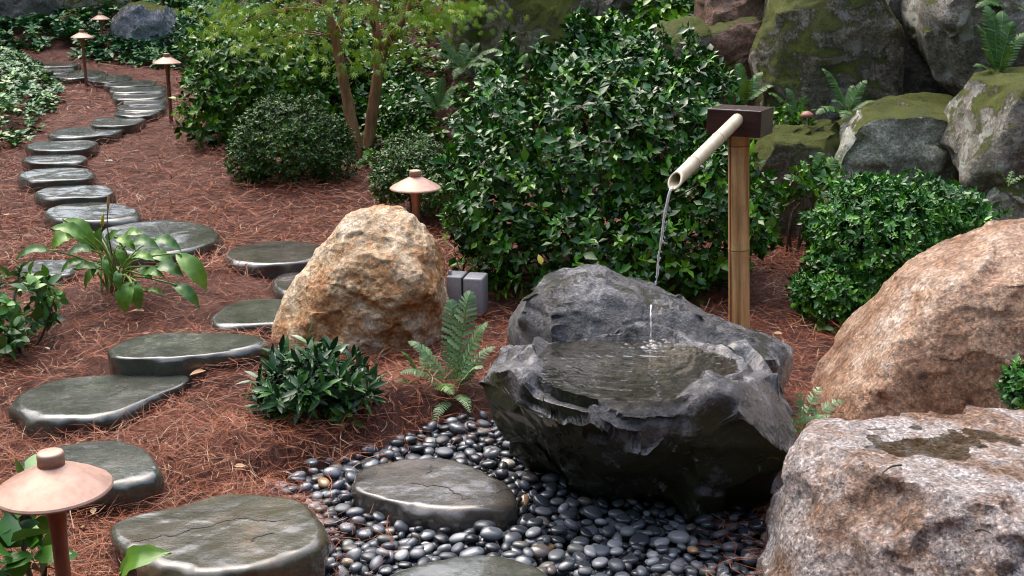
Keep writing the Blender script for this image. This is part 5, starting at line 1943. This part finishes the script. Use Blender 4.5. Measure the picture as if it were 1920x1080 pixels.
# ------------------------------------------------------------------ small finds
def flat_leaf(name, px, py, y, size, mat, label, cat='fallen leaf', yawv=.4, rise=.042, pitch=0.1):
    q = P(px, py, y) if y else ground_hit(px, py)
    if not y:
        q = np.array([q[0], q[1], float(G(q[:1], q[1:2])[0]) + rise])
    V, F = LT['broad']
    root = empty(name, q, label, cat)
    V2 = V * size
    V2 = V2 - np.array([0, size * .5, 0])
    obj('blade', mesh('blade', V2, F, MAT[mat]), root)
    Vt, Ft = clean_tube([(0, -size * .5, 0), (.002, -size * .62, .002), (.004, -size * .75, .004)], [.0012, .001, .0009], 5)
    obj('stalk', mesh('stalk', Vt, Ft, MAT['stem']), root)
    root.rotation_euler = (pitch, 0, yawv)
    return root


flat_leaf('fallen_leaf', 257, 600, None, .07, 'dryleaf', 'tan fallen leaf on the pine straw below the hosta', yawv=1.4)
flat_leaf('fallen_leaf', 203, 312, None, .07, 'paleleaf', 'pale fallen leaf right of the path near the bend', yawv=1.5)
flat_leaf('fallen_leaf', 12, 415, None, .06, 'dryleaf', 'tan fallen leaf at the left edge beside the path', yawv=.5)
flat_leaf('fallen_leaf', 372, 712, None, .06, 'dryleaf', 'dry brown leaf on the pine straw below the long flat stepping stone', yawv=2.2, rise=.045)
flat_leaf('yellow_leaf', 1013, 486, 4.66, .045, 'yellow', 'single yellow leaf caught low in the holly above the backing stone', yawv=.5, pitch=1.2)

g = np.random.default_rng(77)
yl = 1 / g.uniform(1 / 13, 1 / 2.4, 260)
xl = g.uniform(-1, .55, 260) * (.48 * yl)
dl = stone_sd(xl, yl)[0]
kl = (poly_sd(xl, yl, PEB) > .05) & (dl > .03)
xl, yl = xl[kl], yl[kl]
nl_ = len(xl)
V, F, kk = leaves_mesh(LT['small'], np.column_stack([xl, yl, G(xl, yl) + .022 + .006 + g.uniform(0, .014, nl_)]), frames(unit(np.column_stack([g.normal(0, 1, (nl_, 2)), g.normal(0, .25, nl_)])), unit(np.column_stack([g.normal(0, .4, (nl_, 2)), np.ones(nl_)]))), g.uniform(.015, .04, nl_))
o = obj('leaf_litter', mesh('leaf_litter', V - np.array([0, 5, 0]), F, MAT['litter'], tint=np.repeat(g.random(nl_), kk)), loc=(0, 5, 0))
tag(o, 'scattered small dry leaf scraps on the pine straw', 'leaf litter', kind='stuff')

mq = P(1512, 236, 6.12)
root = empty('mushroom', mq, 'brown mushroom on the ledge between the timber block and the square rock', 'mushroom')
V, F = lathe([(.004, 0), (.005, .03), (.006, .05)], 12)
obj('stem', mesh('stem', V, F, MAT['paleleaf']), root)
V, F = lathe([(.0005, .078), (.014, .075), (.03, .064), (.038, .048), (.034, .046), (.006, .05)], 24)
obj('cap', mesh('cap', V, F, MAT['mushroom']), root)

# twigs on the granite boulder
for (a, b_, lab) in (((1690, 872), (1655, 886), 'short dark twig lying beside the puddle on the granite boulder'), ((1828, 995), (1858, 1000), 'thin dark twig on the front edge of the granite boulder')):
    p0, p1 = PZ(*a, .365), PZ(*b_, .365)
    hit = None
    V, F = clean_tube(curve_pts([p0, (p0 + p1) / 2 + np.array([0, .006, .003]), p1], 8), np.linspace(.0028, .0014, 8), 6)
    o = obj('twig', mesh('twig', V - p0, F, MAT['stem']), loc=p0)
    tag(o, lab, 'twig')

# ------------------------------------------------------------------ woodland all round the clearing
g = np.random.default_rng(5)
Pos, Nm, D, Sz, Tn = [], [], [], [], []
trk = []
for i in range(620):
    a = g.uniform(0, 2 * math.pi)
    rad_ = g.uniform(14, 22)
    c = np.array([math.cos(a) * rad_, 8.5 + math.sin(a) * rad_, 0])
    g0 = float(G0(c[:1], c[1:2])[0])
    c[2] = g0 + g.uniform(.6, 9.0)
    if 4 < c[1] < 22 and c[2] < 2.2:
        c[2] += 2.0
    n = 90
    q = c + g.normal(0, 1, (n, 3)) * np.array([1.3, 1.3, .9])
    Pos.append(q)
    D.append(unit(g.normal(0, 1, (n, 3)) + np.array([0, 0, -.4])))
    Nm.append(unit(g.normal(0, .6, (n, 3)) + np.array([0, 0, 1.0])))
    Sz.append(g.uniform(.35, .7, n))
    Tn.append(np.clip(g.normal(.5, .2) + g.normal(0, .12, n), 0, 1))
V, F, kk = leaves_mesh(LT['wood'], np.concatenate(Pos), frames(np.concatenate(D), np.concatenate(Nm)), np.concatenate(Sz))
b = np.array([0, 5, 0.])
o = obj('woodland', mesh('woodland', V - b, F, MAT['wood_leaf'], tint=np.repeat(np.concatenate(Tn), kk)), loc=b)
tag(o, 'tall leafy woodland closing in the garden on every side', 'woodland', kind='stuff')
